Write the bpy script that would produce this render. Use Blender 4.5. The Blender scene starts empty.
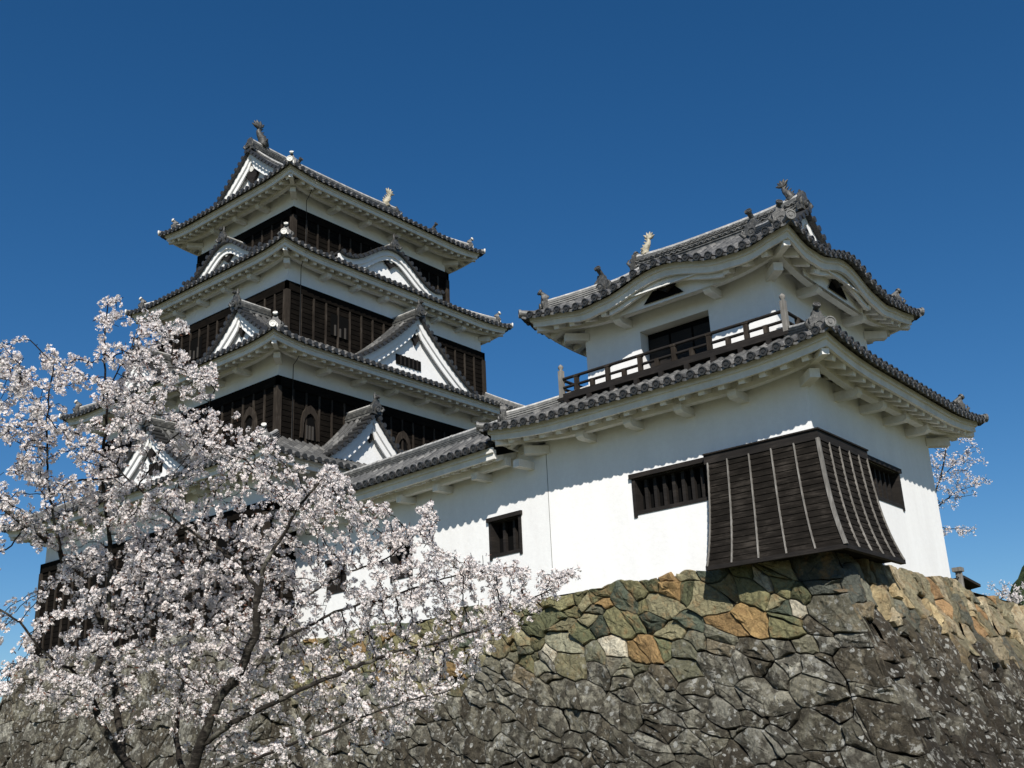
import bpy, math, random
import numpy as np
from mathutils import Vector, Matrix, noise
random.seed(7); RNG = np.random.default_rng(11)
SC = bpy.context.scene
COL = SC.collection

# ------------------------------------------------------------------ camera, world, sun, exposure
CAM = np.array([-17.8376, -7.7398, -3.2637])
FWD = np.array([0.7307, 0.5977, 0.3298]); RGT = np.array([0.6441, -0.7637, -0.0429]); UPV = np.array([-0.2262, -0.2438, 0.9431])
FPX = 1093.3
cam = bpy.data.cameras.new('camera'); cam.sensor_width = 36.0; cam.lens = FPX / 1024 * 36.0
cam.clip_start = 0.05; cam.clip_end = 6000
co = bpy.data.objects.new('camera', cam); COL.objects.link(co)
m = Matrix.Identity(4)
for i in range(3):
    m[i][0] = RGT[i]; m[i][1] = UPV[i]; m[i][2] = -FWD[i]; m[i][3] = CAM[i]
co.matrix_world = Matrix.LocRotScale(m.to_translation(), m.to_quaternion().normalized(), None)
SC.camera = co
SUN = Vector((-0.88, -0.75, 1.0)).normalized()
W = bpy.data.worlds.new('World'); SC.world = W; W.use_nodes = True
nt = W.node_tree; nt.nodes.clear()
sky = nt.nodes.new('ShaderNodeTexSky'); sky.sky_type = 'NISHITA'; sky.sun_disc = False
sky.sun_elevation = math.asin(SUN.z); sky.sun_rotation = math.atan2(SUN.x, SUN.y)
sky.altitude = 300; sky.air_density = 1.0; sky.dust_density = 0.3; sky.ozone_density = 5.0
bg = nt.nodes.new('ShaderNodeBackground'); bg.inputs[1].default_value = 0.055
wo = nt.nodes.new('ShaderNodeOutputWorld')
hs = nt.nodes.new('ShaderNodeHueSaturation'); hs.inputs['Saturation'].default_value = 1.25; hs.inputs['Value'].default_value = 1.15
nt.links.new(sky.outputs[0], hs.inputs['Color']); nt.links.new(hs.outputs[0], bg.inputs[0]); nt.links.new(bg.outputs[0], wo.inputs[0])
sl = bpy.data.lights.new('sun', 'SUN'); sl.energy = 4.4; sl.angle = math.radians(0.5); sl.color = (1.0, 0.95, 0.87)
so = bpy.data.objects.new('sun', sl); COL.objects.link(so)
so.rotation_euler = SUN.to_track_quat('Z', 'Y').to_euler(); so.location = (-30, -25, 60)
SC.view_settings.view_transform = 'Standard'; SC.view_settings.look = 'None'
SC.view_settings.exposure = 0.5; SC.view_settings.gamma = 1.0
try: SC.view_settings.use_curve_mapping = False
except Exception: pass
SC.cycles.max_bounces = 6; SC.cycles.diffuse_bounces = 3; SC.cycles.transmission_bounces = 2; SC.cycles.glossy_bounces = 2
SC.cycles.use_denoising = True

# ------------------------------------------------------------------ helpers
def V3(p): return (float(p[0]), float(p[1]), float(p[2]))
class MB:
    def __init__(s): s.v = []; s.f = []; s.uv = {}; s.smooth = set(); s.mi = []
    def quad(s, pts, uv=None, sm=False, mi=0):
        b = len(s.v); s.v.extend(V3(p) for p in pts); s.f.append(tuple(range(b, b + len(pts)))); s.mi.append(mi)
        if uv: s.uv[len(s.f) - 1] = uv
        if sm: s.smooth.add(len(s.f) - 1)
    def grid(s, rows, uvs=None, sm=False, closed=False, mi=0):
        b = len(s.v); n = len(rows[0])
        for r in rows: s.v.extend(V3(p) for p in r)
        for i in range(len(rows) - 1):
            for j in range(n if closed else n - 1):
                j2 = (j + 1) % n
                s.f.append((b + i * n + j, b + i * n + j2, b + (i + 1) * n + j2, b + (i + 1) * n + j)); s.mi.append(mi)
                if uvs: s.uv[len(s.f) - 1] = [uvs[i][j], uvs[i][j2], uvs[i + 1][j2], uvs[i + 1][j]]
                if sm: s.smooth.add(len(s.f) - 1)
    def box(s, O, a, b, c):
        O, a, b, c = [np.asarray(q, float) for q in (O, a, b, c)]
        p = [O, O + a, O + a + b, O + b, O + c, O + a + c, O + a + b + c, O + b + c]
        i0 = len(s.v); s.v.extend(V3(q) for q in p)
        for f in ((0, 3, 2, 1), (4, 5, 6, 7), (0, 1, 5, 4), (1, 2, 6, 5), (2, 3, 7, 6), (3, 0, 4, 7)):
            s.f.append(tuple(i0 + k for k in f)); s.mi.append(0)
    def bar(s, p, q, w, h, up=(0, 0, 1)):
        p = np.asarray(p, float); q = np.asarray(q, float); d = q - p; L = np.linalg.norm(d)
        if L < 1e-6: return
        d /= L; up = np.asarray(up, float)
        if abs(d @ up) > .95: up = np.array((0, 1., 0)) if abs(d[1]) < .9 else np.array((1., 0, 0))
        x = np.cross(d, up); x /= np.linalg.norm(x); u = np.cross(x, d)
        s.box(p - x * w / 2 - u * h / 2, x * w, u * h, d * L)
    def tube(s, pts, rad, n=8, cap=True, sm=True):
        pts = [np.asarray(p, float) for p in pts]; rows = []
        ref = np.array((0.31, 0.17, 0.93))
        for i, p in enumerate(pts):
            t = pts[min(i + 1, len(pts) - 1)] - pts[max(i - 1, 0)]; t = t / (np.linalg.norm(t) + 1e-9)
            x = np.cross(t, ref)
            if np.linalg.norm(x) < .05: x = np.cross(t, (1, 0, 0))
            x /= np.linalg.norm(x); y = np.cross(t, x)
            r = rad[i] if hasattr(rad, '__len__') else rad
            rows.append([p + r * (math.cos(2 * math.pi * k / n) * x + math.sin(2 * math.pi * k / n) * y) for k in range(n)])
        s.grid(rows, sm=sm, closed=True)
        if cap:
            s.quad(rows[0][::-1]); s.quad(rows[-1])
    def sweep(s, path, prof, side=None, sm=False):
        """prof: closed list of (side, up); path points; side vectors horizontal perpendicular."""
        path = [np.asarray(p, float) for p in path]; rows = []
        for i, p in enumerate(path):
            t = path[min(i + 1, len(path) - 1)] - path[max(i - 1, 0)]
            if side is None:
                x = np.array((t[1], -t[0], 0.)); x /= np.linalg.norm(x) + 1e-9
            else: x = np.asarray(side, float)
            rows.append([p + x * a + np.array((0, 0, b)) for a, b in prof])
        f0 = len(s.f); s.grid(rows, closed=True, sm=sm); n_ = len(prof); top = max(b for a, b in prof)
        for fi in range(f0, len(s.f)):
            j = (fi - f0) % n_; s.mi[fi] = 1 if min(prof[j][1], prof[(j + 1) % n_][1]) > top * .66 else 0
        s.quad(rows[0][::-1]); s.quad(rows[-1])
    def disc(s, c, axis, r, depth, n=12, ring=True):
        """round tile end: short cylinder along axis with a raised rim"""
        c = np.asarray(c, float); ax = np.asarray(axis, float); ax = ax / np.linalg.norm(ax)
        x = np.cross(ax, (0, 0, 1.)); 
        if np.linalg.norm(x) < .1: x = np.array((1., 0, 0))
        x /= np.linalg.norm(x); y = np.cross(x, ax)
        C = lambda rr, dd: [c + ax * dd + rr * (math.cos(2 * math.pi * k / n) * x + math.sin(2 * math.pi * k / n) * y) for k in range(n)]
        rows = [C(r, -depth), C(r, 0)]
        if ring: rows += [C(r * .78, 0), C(r * .74, -.015), C(r * .4, -.015), C(r * .36, -.002)]
        s.grid(rows, closed=True); s.quad(rows[-1])
    def build(s, name, mat, parent=None, loc=None):
        me = bpy.data.meshes.new(name); me.from_pydata(s.v, [], s.f)
        mats = mat if isinstance(mat, (list, tuple)) else [mat]
        for q in mats: me.materials.append(q)
        if len(mats) > 1: me.polygons.foreach_set('material_index', s.mi)
        if s.uv:
            uvl = me.uv_layers.new(name='UVMap'); arr = np.zeros((len(me.loops), 2), np.float32)
            for pi, u in s.uv.items():
                ls = me.polygons[pi].loop_start
                for k, q in enumerate(u): arr[ls + k] = q
            uvl.data.foreach_set('uv', arr.ravel())
        if s.smooth:
            fl = np.zeros(len(me.polygons), bool); fl[list(s.smooth)] = True
            me.polygons.foreach_set('use_smooth', fl)
        me.validate(); me.update()
        o = bpy.data.objects.new(name, me); COL.objects.link(o); attach(o, parent)
        return o
WORLD = {}
def attach(o, parent):
    if parent is None: return
    o.parent = parent
    base = WORLD.get(parent.name, None)
    root = parent
    while root.parent is not None: root = root.parent
    if parent is root: o.location = tuple(-c for c in root.location)
def thing(name, label, cat, loc=(0, 0, 0), group=None):
    o = bpy.data.objects.new(name, None); COL.objects.link(o); o.location = loc; o.empty_display_size = .3
    o['label'] = label; o['category'] = cat
    if group: o['group'] = group
    return o
def tag(o, label, cat, group=None):
    o['label'] = label; o['category'] = cat
    if group: o['group'] = group
    return o

# ------------------------------------------------------------------ materials
def mat(name, base=(.5, .5, .5), rough=.7, spec=.3, build=None):
    M = bpy.data.materials.new(name); M.use_nodes = True
    n = M.node_tree; b = n.nodes['Principled BSDF']
    b.inputs['Base Color'].default_value = (*base, 1); b.inputs['Roughness'].default_value = rough
    b.inputs['Specular IOR Level'].default_value = spec
    if build: build(n, b)
    return M
def N(n, t, **k):
    q = n.nodes.new(t)
    for a, v in k.items(): setattr(q, a, v)
    return q
def noise_n(n, scale, detail=5, rough=.6, vec=None):
    q = N(n, 'ShaderNodeTexNoise'); q.inputs['Scale'].default_value = scale; q.inputs['Detail'].default_value = detail; q.inputs['Roughness'].default_value = rough
    if vec is None:
        tc = N(n, 'ShaderNodeTexCoord'); vec = tc.outputs['Object']
    n.links.new(vec, q.inputs['Vector']); return q
def ramp(n, src, stops):
    r = N(n, 'ShaderNodeValToRGB'); e = r.color_ramp.elements
    while len(e) < len(stops): e.new(.5)
    for i, (p, c) in enumerate(stops):
        e[i].position = p; e[i].color = (*c, 1) if len(c) == 3 else c
    n.links.new(src, r.inputs[0]); return r
def mix(n, fac, a, b, mode='MIX'):
    q = N(n, 'ShaderNodeMix', data_type='RGBA', blend_type=mode)
    for s_, v in ((0, fac), (6, a), (7, b)):
        if hasattr(v, 'links') or hasattr(v, 'is_linked'): n.links.new(v, q.inputs[s_])
        else: q.inputs[s_].default_value = v if not isinstance(v, tuple) else (*v, 1)
    return q.outputs[2]
def math_n(n, op, a, b=None, c=None):
    q = N(n, 'ShaderNodeMath', operation=op)
    for i, v in enumerate((a, b, c)):
        if v is None: continue
        if hasattr(v, 'is_linked'): n.links.new(v, q.inputs[i])
        else: q.inputs[i].default_value = v
    return q.outputs[0]
def bump(n, b, h, strength, dist=.02):
    q = N(n, 'ShaderNodeBump'); q.inputs['Strength'].default_value = strength; q.inputs['Distance'].default_value = dist
    n.links.new(h, q.inputs['Height']); n.links.new(q.outputs[0], b.inputs['Normal'])
def b_plaster(lo, hi, streak=.5):
    def f(n, b):
        tc = N(n, 'ShaderNodeTexCoord'); mp = N(n, 'ShaderNodeMapping'); mp.inputs['Scale'].default_value = (1.6, 1.6, .35)
        n.links.new(tc.outputs['Object'], mp.inputs['Vector'])
        q = noise_n(n, 1.3, 6, .62, mp.outputs[0]); q2 = noise_n(n, 9, 5, .7); q3 = noise_n(n, 60, 3, .6)
        s = math_n(n, 'MULTIPLY_ADD', q2.outputs[0], .4, math_n(n, 'MULTIPLY', q.outputs[0], .6))
        r = ramp(n, s, [(.33, lo), (.6, hi)]); n.links.new(r.outputs[0], b.inputs['Base Color'])
        h = math_n(n, 'ADD', q2.outputs[0], math_n(n, 'MULTIPLY', q3.outputs[0], .25)); bump(n, b, h, .25, .02)
    return f
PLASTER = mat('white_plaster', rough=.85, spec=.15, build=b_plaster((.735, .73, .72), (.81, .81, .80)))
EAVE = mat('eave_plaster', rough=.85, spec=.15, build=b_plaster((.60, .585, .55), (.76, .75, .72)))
def b_tile(n, b):
    uv = N(n, 'ShaderNodeUVMap'); sp = N(n, 'ShaderNodeSeparateXYZ'); n.links.new(uv.outputs[0], sp.inputs[0])
    fx = math_n(n, 'FLOOR', math_n(n, 'MULTIPLY', sp.outputs[0], 8.0)); vy = math_n(n, 'MULTIPLY', sp.outputs[1], 3.6); fy = math_n(n, 'FLOOR', vy)
    cb = N(n, 'ShaderNodeCombineXYZ'); n.links.new(fx, cb.inputs[0]); n.links.new(fy, cb.inputs[1])
    wn = N(n, 'ShaderNodeTexWhiteNoise', noise_dimensions='2D'); n.links.new(cb.outputs[0], wn.inputs['Vector'])
    q = noise_n(n, 5, 6, .7); q2 = noise_n(n, 40, 4, .7)
    v = math_n(n, 'ADD', math_n(n, 'MULTIPLY', wn.outputs[0], .45), math_n(n, 'MULTIPLY', q.outputs[0], .6))
    r = ramp(n, v, [(.2, (.032, .032, .032)), (.55, (.08, .08, .078)), (.85, (.19, .185, .175))])
    fr = math_n(n, 'FRACT', vy); jt = math_n(n, 'LESS_THAN', fr, .09)
    c = mix(n, math_n(n, 'MULTIPLY', jt, .75), r.outputs[0], (.03, .03, .03))
    en = math_n(n, 'LESS_THAN', sp.outputs[0], 1.0); c = mix(n, en, c, (.028, .028, .028))
    n.links.new(c, b.inputs['Base Color'])
    rr = ramp(n, q2.outputs[0], [(.3, (.36,) * 3), (.7, (.6,) * 3)]); n.links.new(rr.outputs[0], b.inputs['Roughness'])
    bump(n, b, q2.outputs[0], .25, .01)
TILE = mat('grey_roof_tile', rough=.45, spec=.5, build=b_tile)
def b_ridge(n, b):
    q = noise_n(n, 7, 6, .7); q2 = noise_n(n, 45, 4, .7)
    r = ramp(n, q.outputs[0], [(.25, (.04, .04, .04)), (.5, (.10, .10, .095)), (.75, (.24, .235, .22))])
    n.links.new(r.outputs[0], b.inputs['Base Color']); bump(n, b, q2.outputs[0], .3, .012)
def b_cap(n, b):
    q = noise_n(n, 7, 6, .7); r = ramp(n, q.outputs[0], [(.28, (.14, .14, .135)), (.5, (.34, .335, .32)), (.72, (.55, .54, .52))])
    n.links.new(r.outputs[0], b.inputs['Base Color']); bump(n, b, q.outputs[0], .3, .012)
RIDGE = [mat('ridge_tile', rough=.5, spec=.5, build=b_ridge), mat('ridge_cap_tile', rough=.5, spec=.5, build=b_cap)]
def b_orn(n, b):
    q = noise_n(n, 14, 6, .7)
    r = ramp(n, q.outputs[0], [(.3, (.02, .02, .02)), (.55, (.06, .06, .057)), (.8, (.22, .21, .19))])
    n.links.new(r.outputs[0], b.inputs['Base Color']); bump(n, b, q.outputs[0], .5, .03)
ORN = mat('dark_ornament_tile', rough=.5, spec=.5, build=b_orn)
WHITE = mat('whitewashed_tile_end', (.62, .61, .57), .7, .3)
def b_wood(c0, c1, c2, sc=(3, 3, 30)):
    def f(n, b):
        tc = N(n, 'ShaderNodeTexCoord'); mp = N(n, 'ShaderNodeMapping'); mp.inputs['Scale'].default_value = sc
        n.links.new(tc.outputs['Object'], mp.inputs['Vector'])
        q = noise_n(n, 1.0, 6, .65, mp.outputs[0]); q2 = noise_n(n, 2.2, 3, .6)
        s = math_n(n, 'ADD', math_n(n, 'MULTIPLY', q.outputs[0], .6), math_n(n, 'MULTIPLY', q2.outputs[0], .4))
        r = ramp(n, s, [(.3, c0), (.52, c1), (.75, c2)]); n.links.new(r.outputs[0], b.inputs['Base Color'])
        bump(n, b, q.outputs[0], .35, .015)
    return f
BOARD = mat('dark_weatherboard', rough=.9, spec=.06, build=b_wood((.002, .0017, .0014), (.0055, .0044, .0034), (.016, .0125, .0095)))
BATTEN = mat('weathered_batten', rough=.9, spec=.08, build=b_wood((.014, .011, .009), (.032, .026, .021), (.09, .076, .063), (20, 20, 2)))
GREYWOOD = mat('grey_weathered_wood', rough=.85, spec=.15, build=b_wood((.08, .075, .068), (.18, .17, .155), (.36, .345, .32), (25, 25, 2)))
DARKWOOD = mat('blackened_wood', rough=.75, spec=.25, build=b_wood((.006, .005, .0045), (.014, .0115, .010), (.038, .031, .026)))
CHUTE = mat('dark_brown_chute_board', rough=.9, spec=.08, build=b_wood((.004, .0034, .0028), (.013, .011, .0092), (.055, .047, .040)))
VOID = mat('dark_interior', (.006, .006, .006), 1, 0)
SLAT = mat('window_slat', (.05, .045, .04), .8, .2)
GOLD = mat('weathered_pale_ornament', rough=.6, spec=.4, build=lambda n, b: n.links.new(ramp(n, noise_n(n, 18, 5, .7).outputs[0], [(.3, (.16, .14, .10)), (.7, (.55, .5, .38))]).outputs[0], b.inputs['Base Color']))
CABLE = mat('cable', (.03, .03, .03), .6, .3)

# ------------------------------------------------------------------ roofs
FACES = [((-1, 0), (0, 1)), ((0, -1), (1, 0)), ((1, 0), (0, 1)), ((0, 1), (1, 0))]   # outward, along
class Roof:
    def __init__(s, cx, cy, ex, ey, z0, k1, k2, D, lift=.16, Lc=1.7, bumps=None, gable=None, dg=1.0):
        s.cx, s.cy, s.ex, s.ey, s.z0, s.k1, s.k2, s.D = cx, cy, ex, ey, z0, k1, k2, D
        s.lift, s.Lc, s.bumps, s.gable, s.dg = lift, Lc, bumps or {}, gable, dg   # gable: 'x' ridge along X, 'y' ridge along Y
    def dims(s, k): return (s.ey, s.ex) if k in (0, 2) else (s.ex, s.ey)     # half along, half normal
    def rise(s, d): return s.k1 * d + s.k2 * d * d if d >= 0 else .22 * d
    def zz(s, k, q, d):
        half, nh = s.dims(k); c = max(0., half - d - abs(q))
        z = s.z0 + s.rise(d)
        if c < s.Lc: z += s.lift * (1 - c / s.Lc) ** 2 * max(0., 1 - d / max(s.D, .1))
        if k in s.bumps:
            q0, w, B = s.bumps[k]; r = abs(q - q0) / w
            if r < 1: z += B * (.5 + .5 * math.cos(math.pi * r)) * max(0., 1 - max(d, 0) / 1.5) ** 1.2
            elif r < 1.6: z -= .05 * math.sin(math.pi * (r - 1) / .6) * max(0., 1 - max(d, 0) / 1.0)
        return z
    def P(s, k, q, d, dz=0.):
        n, a = FACES[k]; half, nh = s.dims(k); cx = s.cx + n[0] * (nh - d) + a[0] * q; cy = s.cy + n[1] * (nh - d) + a[1] * q
        return np.array((cx, cy, s.zz(k, q, d) + dz))
    def is_main(s, k): return s.gable == ('y' if k in (0, 2) else 'x')
    def dmax(s, k, q):
        half, nh = s.dims(k); h = half - abs(q)
        if s.gable is None: return min(s.D, h)
        if s.is_main(k): return nh if h >= s.dg - 1e-6 else h
        return min(s.dg + .45, h)
def tiles(R, name, parent, faces=(0, 1, 2, 3), sp=.25, rad=.074, stepped=False, mat_=None, EO=.15):
    mb = MB()
    for k in faces:
        half, nh = R.dims(k); n_, a_ = FACES[k]; av = np.array((*a_, 0.)); nv = np.array((*n_, 0.))
        cnt = int((half + EO - .06) / sp); qs = [i * sp for i in range(-cnt, cnt + 1)]
        edges = [-half] + [(qs[i] + qs[i + 1]) / 2 for i in range(len(qs) - 1)] + [half]
        brk = [half - R.dg, -(half - R.dg)] if R.is_main(k) else []
        # pans
        cuts = sorted(set([-half - EO] + qs + [half + EO] + brk))
        for i in range(len(cuts) - 1):
            q0, q1 = cuts[i], cuts[i + 1]
            if q1 - q0 < 1e-4: continue
            mid = (q0 + q1) / 2
            inside = R.is_main(k) and abs(mid) < half - R.dg
            def dm(q):
                if R.gable and R.is_main(k): return nh if inside else half - abs(q)
                return R.dmax(k, q)
            rows = []; uvs = []; nT = 9
            for t in range(nT + 1):
                row = []; ur = []
                for q, dip in ((q0, 0), (mid, -.045), (q1, 0)):
                    D = max(-EO + .001, dm(q)); d = -EO + (D + EO) * t / nT
                    row.append(R.P(k, q, d, .035 + dip)); ur.append((q + 50, d * 1.2 + 50))
                rows.append(row); uvs.append(ur)
            mb.grid(rows, uvs)
            r0 = rows[0]; low = [p - np.array((0, 0, .045)) for p in r0]
            mb.grid([low, r0], [[(u[0], u[1]) for u in uvs[0]]] * 2)
        # round tile rows
        for q in qs:
            D = R.dmax(k, q)
            if D + EO < .12: continue
            nT = max(2, int(round(D / (.28 if stepped else .5))))
            rows = []; uvs = []
            ds = [-EO - .02 + (D + EO + .02) * t / nT for t in range(nT + 1)]
            seq = []
            for t, d in enumerate(ds):
                if stepped and 0 < t < nT: seq += [(d - .004, rad * .92), (d + .004, rad * 1.06)]
                else: seq.append((d, rad))
            for d, r in seq:
                c = R.P(k, q, d, .03); row = []
                for j in range(6):
                    th = math.pi * j / 5
                    row.append(c + av * r * math.cos(th) + np.array((0, 0, r * 1.25 * math.sin(th))))
                rows.append(row); uvs.append([(q + 50, d * 1.2 + 50)] * 6)
            mb.grid(rows, uvs, sm=True)
            mb.disc(R.P(k, q, -EO - .02, .045) + nv * .02, nv - np.array((0, 0, .12)), rad * 1.1, .06, 10, ring=stepped)
    return mb.build(name, mat_ or TILE, parent)
def eave_ring(mb, R, faces, prof, dscale=None):
    """closed profile of (d, dz) swept along each side and mitred at the corners"""
    for k in faces:
        half, nh = R.dims(k)
        us = np.unique(np.concatenate([np.linspace(-1, 1, 25), np.linspace(-1, -1 + 2.2 / half, 10), np.linspace(1 - 2.2 / half, 1, 10)]))
        if k in R.bumps:
            q0, w, B = R.bumps[k]; us = np.unique(np.concatenate([us, np.linspace((q0 - 1.7 * w) / half, (q0 + 1.7 * w) / half, 41)]))
        rows = []
        for u in us:
            row = []
            for d, dz in prof:
                q = u * (half - d); p = R.P(k, q, d); p[2] = R.zz(k, u * half, 0) + dz; row.append(p)
            rows.append(row)
        mb.grid(rows, closed=True); mb.quad(rows[0][::-1]); mb.quad(rows[-1])
def eaves(R, ov, parent, faces=(0, 1, 2, 3), br_faces=(0, 1), br_sp=1.25, raf_sp=.42, name='eaves', flatbump=True, skip_mid=False):
    mb = MB()
    eave_ring(mb, R, faces, [(.0, -.02), (.0, -.13), (.05, -.13), (.05, -.02)])
    eave_ring(mb, R, faces, [(.05, -.06), (.05, -.26), (.115, -.26), (.115, -.06)])
    S = .30
    R0 = R; bumps = R.bumps; R.bumps = {} if flatbump else bumps
    soff = lambda d: -.13 + S * (d - .1)
    eave_ring(mb, R, faces, [(.10, soff(.1)), (ov + .06, soff(ov + .06)), (ov + .06, soff(ov + .06) + .03), (.10, soff(.1) + .03)])
    pd = .52 * ov
    eave_ring(mb, R, faces, [(pd, soff(pd) - .12), (pd, soff(pd) - .29), (pd + .15, soff(pd) - .29), (pd + .15, soff(pd) - .09)])
    obj_br = []
    for k in faces:
        half, nh = R.dims(k); n_, a_ = FACES[k]; av = np.array((*a_, 0.)); nv = np.array((*n_, 0.))
        m_ = int((half - .25) / raf_sp)
        for i in range(-m_, m_ + 1):
            q = i * raf_sp; d1 = min(ov, half - abs(q) - .12)
            if d1 < .2: continue
            p0 = R.P(k, q, .13); p1 = R.P(k, q, d1); ze = R.zz(k, q, 0)
            p0[2] = ze + soff(.13) - .13; p1[2] = ze + soff(d1) - .10
            if k in bumps and abs(q - bumps[k][0]) < .74 * bumps[k][1]: continue
            mb.bar(p0, p1, .13, .15)
        wl = half - ov
        nb = max(1, int(round(2 * wl / br_sp)))
        for i in range(nb + 1):
            q = -wl + .08 + (2 * wl - .16) * i / nb
            if i in (0, nb) or (skip_mid and 2 * i == nb): continue
            zb = R.z0 + soff(pd) - .29
            b = MB()
            o = R.P(k, q, ov + .02); o[2] = zb - .13
            c0 = o - av * .09; d_ = nv * (ov - pd + .09)
            sec = [(0, 0), (.0, .16), (1., .16), (1., .05), (.86, .0)]
            L = [c0 + d_ * x + np.array((0, 0, y)) for x, y in sec]; Rr = [p + av * .18 for p in L]
            b.quad(L[::-1]); b.quad(Rr)
            for j in range(5): b.quad([L[j], L[(j + 1) % 5], Rr[(j + 1) % 5], Rr[j]])
            if k in br_faces: obj_br.append(b)
            else:
                for f in b.f: mb.quad([b.v[x] for x in f])
    R.bumps = bumps
    # hip rafters at the corners
    for sx in (-1, 1):
        for sy in (-1, 1):
            dg = np.array((sx, sy, 0.)) / math.sqrt(2)
            tip = np.array((R.cx + sx * (R.ex - .11), R.cy + sy * (R.ey - .11), R.z0 + R.lift - .33))
            wall = np.array((R.cx + sx * (R.ex - ov - .05), R.cy + sy * (R.ey - ov - .05), R.z0 + soff(ov) - .18))
            mb.bar(wall, tip, .13, .11)
            br = wall + dg * (ov * .62) + np.array((0, 0, -.17)); br[2] = R.z0 + soff(pd) - .31
            w2 = wall.copy(); w2[2] = br[2]
            mb.bar(w2, br, .19, .17)
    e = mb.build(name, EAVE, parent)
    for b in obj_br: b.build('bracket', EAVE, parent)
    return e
def RPROF(w, h):
    n = 3 if h < .3 else 4; half = []; z = -.06
    for i in range(n):
        z1 = h * .62 * (i + 1) / n; ww = w * (1 - .14 * i); half += [(ww * .84, z), (ww * .84, z1 - .022), (ww, z1 - .02), (ww, z1)]; z = z1
    half += [(w * .5, z), (w * .52, h * .80), (w * .36, h * .95), (0, h)]
    return [(-a, b) for a, b in half] + half[-2::-1]
def ridge_end(mb, p, dirv, s=1.0, rod=.24, white=None, white2=None):
    """demon-tile block with shoulders and an upward-pointing round tile"""
    d = np.asarray(dirv, float); d[2] = 0; d /= np.linalg.norm(d); x = np.array((d[1], -d[0], 0.)); z = np.array((0, 0, 1.))
    out = [(-.19, -.08), (-.21, .05), (-.15, .10), (-.17, .2), (-.09, .27), (-.07, .35), (.07, .35), (.09, .27), (.17, .2), (.15, .10), (.21, .05), (.19, -.08)]
    rows = [[p + s * (x * a + z * b) + d * t for a, b in out] for t in (-.06 * s, .06 * s)]
    mb.grid(rows, closed=True); mb.quad(rows[0][::-1]); mb.quad(rows[1])
    for sd in (-1, 1): mb.tube([p + d * .04 + s * (x * sd * .16 + z * .02), p + d * .08 + s * (x * sd * .24 + z * .10), p + d * .07 + s * (x * sd * .2 + z * .17)], [.05 * s, .04 * s, .02 * s], 6)
    t0 = p + z * .3 * s - d * .1 * s; ax = d * math.cos(.62) + z * math.sin(.62)
    mb.tube([t0, t0 + ax * rod * s], .05 * s, 9)
    W_ = white or mb
    W_.disc(t0 + ax * (rod * s + .02), ax, .07 * s, .05, 12)
    (white2 or W_).disc(p + d * .12 * s + z * .06 * s, d, .095 * s, .06, 12)
def hip_ridges(R, parent, corners=((-1, -1), (-1, 1), (1, -1), (1, 1)), w=.115, h=.25, s=1., white=False, d0=.28, d1=None, horn=True):
    D = R.D if R.gable is None else R.dg + .35
    if d1: D = d1
    for sx, sy in corners:
        mb = MB(); wb = MB() if white else None; wb2 = MB() if white else None; wb3 = MB() if white else None
        k = 0 if sx < 0 else 2; half, nh = R.dims(k)
        C = lambda d: R.P(k, sy * (half - d), d, .03)
        path = [C(d) for d in np.linspace(D, d0, 10)]
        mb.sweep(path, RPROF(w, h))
        dg = np.array((sx, sy, 0.)) / math.sqrt(2)
        ob = MB(); ridge_end(ob, path[-1] + dg * .05, dg, s, white=wb, white2=wb2); ob.build('ridge_end_tile', ORN, parent)
        # corner tile on the very tip
        tip = R.P(k, sy * half, 0, .06) + dg * .16
        mb.tube([tip - dg * .5 + np.array((0, 0, -.02)), tip + dg * .05], .085 * s, 10)
        (wb3 or mb).disc(tip + dg * .08, dg, .1 * s, .05, 12)
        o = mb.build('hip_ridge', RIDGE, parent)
        for q in (wb, wb2, wb3):
            if q: q.build('round_tile_end', WHITE, parent)
def fish(mb, p, d, s=1.0):
    """roof-ridge fish: head down at the ridge, body curling up, tail fanned"""
    d = np.asarray(d, float); d = d / np.linalg.norm(d); z = np.array((0, 0, 1.)); x = np.array((d[1], -d[0], 0.))
    ctr = [(.10, .02, .13), (.16, .12, .15), (.13, .26, .14), (.03, .40, .115), (-.07, .52, .09), (-.12, .64, .065), (-.10, .76, .045), (-.04, .86, .03)]
    pts = [p + s * (d * a + z * b) for a, b, r in ctr]
    mb.tube(pts, [r * s * 1.35 for a, b, r in ctr], 9)
    for ang in (-1.3, -.8, -.35, .2, .75):
        b0 = pts[-2]; e = b0 + s * .34 * (d * math.sin(ang) + z * math.cos(ang))
        mb.tube([b0, (b0 + e) / 2 + x * .02, e], [.075 * s, .085 * s, .02 * s], 5)
    for i in (1, 2, 3, 4, 5):                                  # dorsal spines and side fins
        q = pts[i]; mb.tube([q, q + s * .27 * (d * .8 + z * .6)], [.08 * s, .015 * s], 5)
    for sd in (-1, 1):
        q = pts[1]; mb.tube([q, q + s * (.30 * x * sd + .14 * z - .05 * d)], [.10 * s, .02 * s], 5)
        mb.tube([pts[0] + x * sd * .08 * s, pts[0] + s * (x * sd * .16 - d * .12 + z * .05)], [.05 * s, .02 * s], 5)
    mb.tube([pts[0] + d * .02, pts[0] + s * (d * .18 + z * -.06)], [.12 * s, .07 * s], 8)
def pendant(mb, wb, O, a, n, z, w, h):
    """carved gable pendant with side scrolls"""
    out = [(-.16, 0), (-.5, -.22), (-.42, -.42), (-.26, -.40), (-.2, -.62), (-.09, -.78), (0, -1), (.09, -.78), (.2, -.62), (.26, -.40), (.42, -.42), (.5, -.22), (.16, 0)]
    rows = [[O + a * x * w + n * t + np.array((0, 0, z + y * h)) for x, y in out] for t in (.0, .09)]
    mb.grid(rows, closed=True); mb.quad(rows[0][::-1]); mb.quad(rows[1])
    wb.disc(O + n * .11 + np.array((0, 0, z - .25 * h)), n, .10 * min(1.5, w), .03, 12, ring=False)
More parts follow.
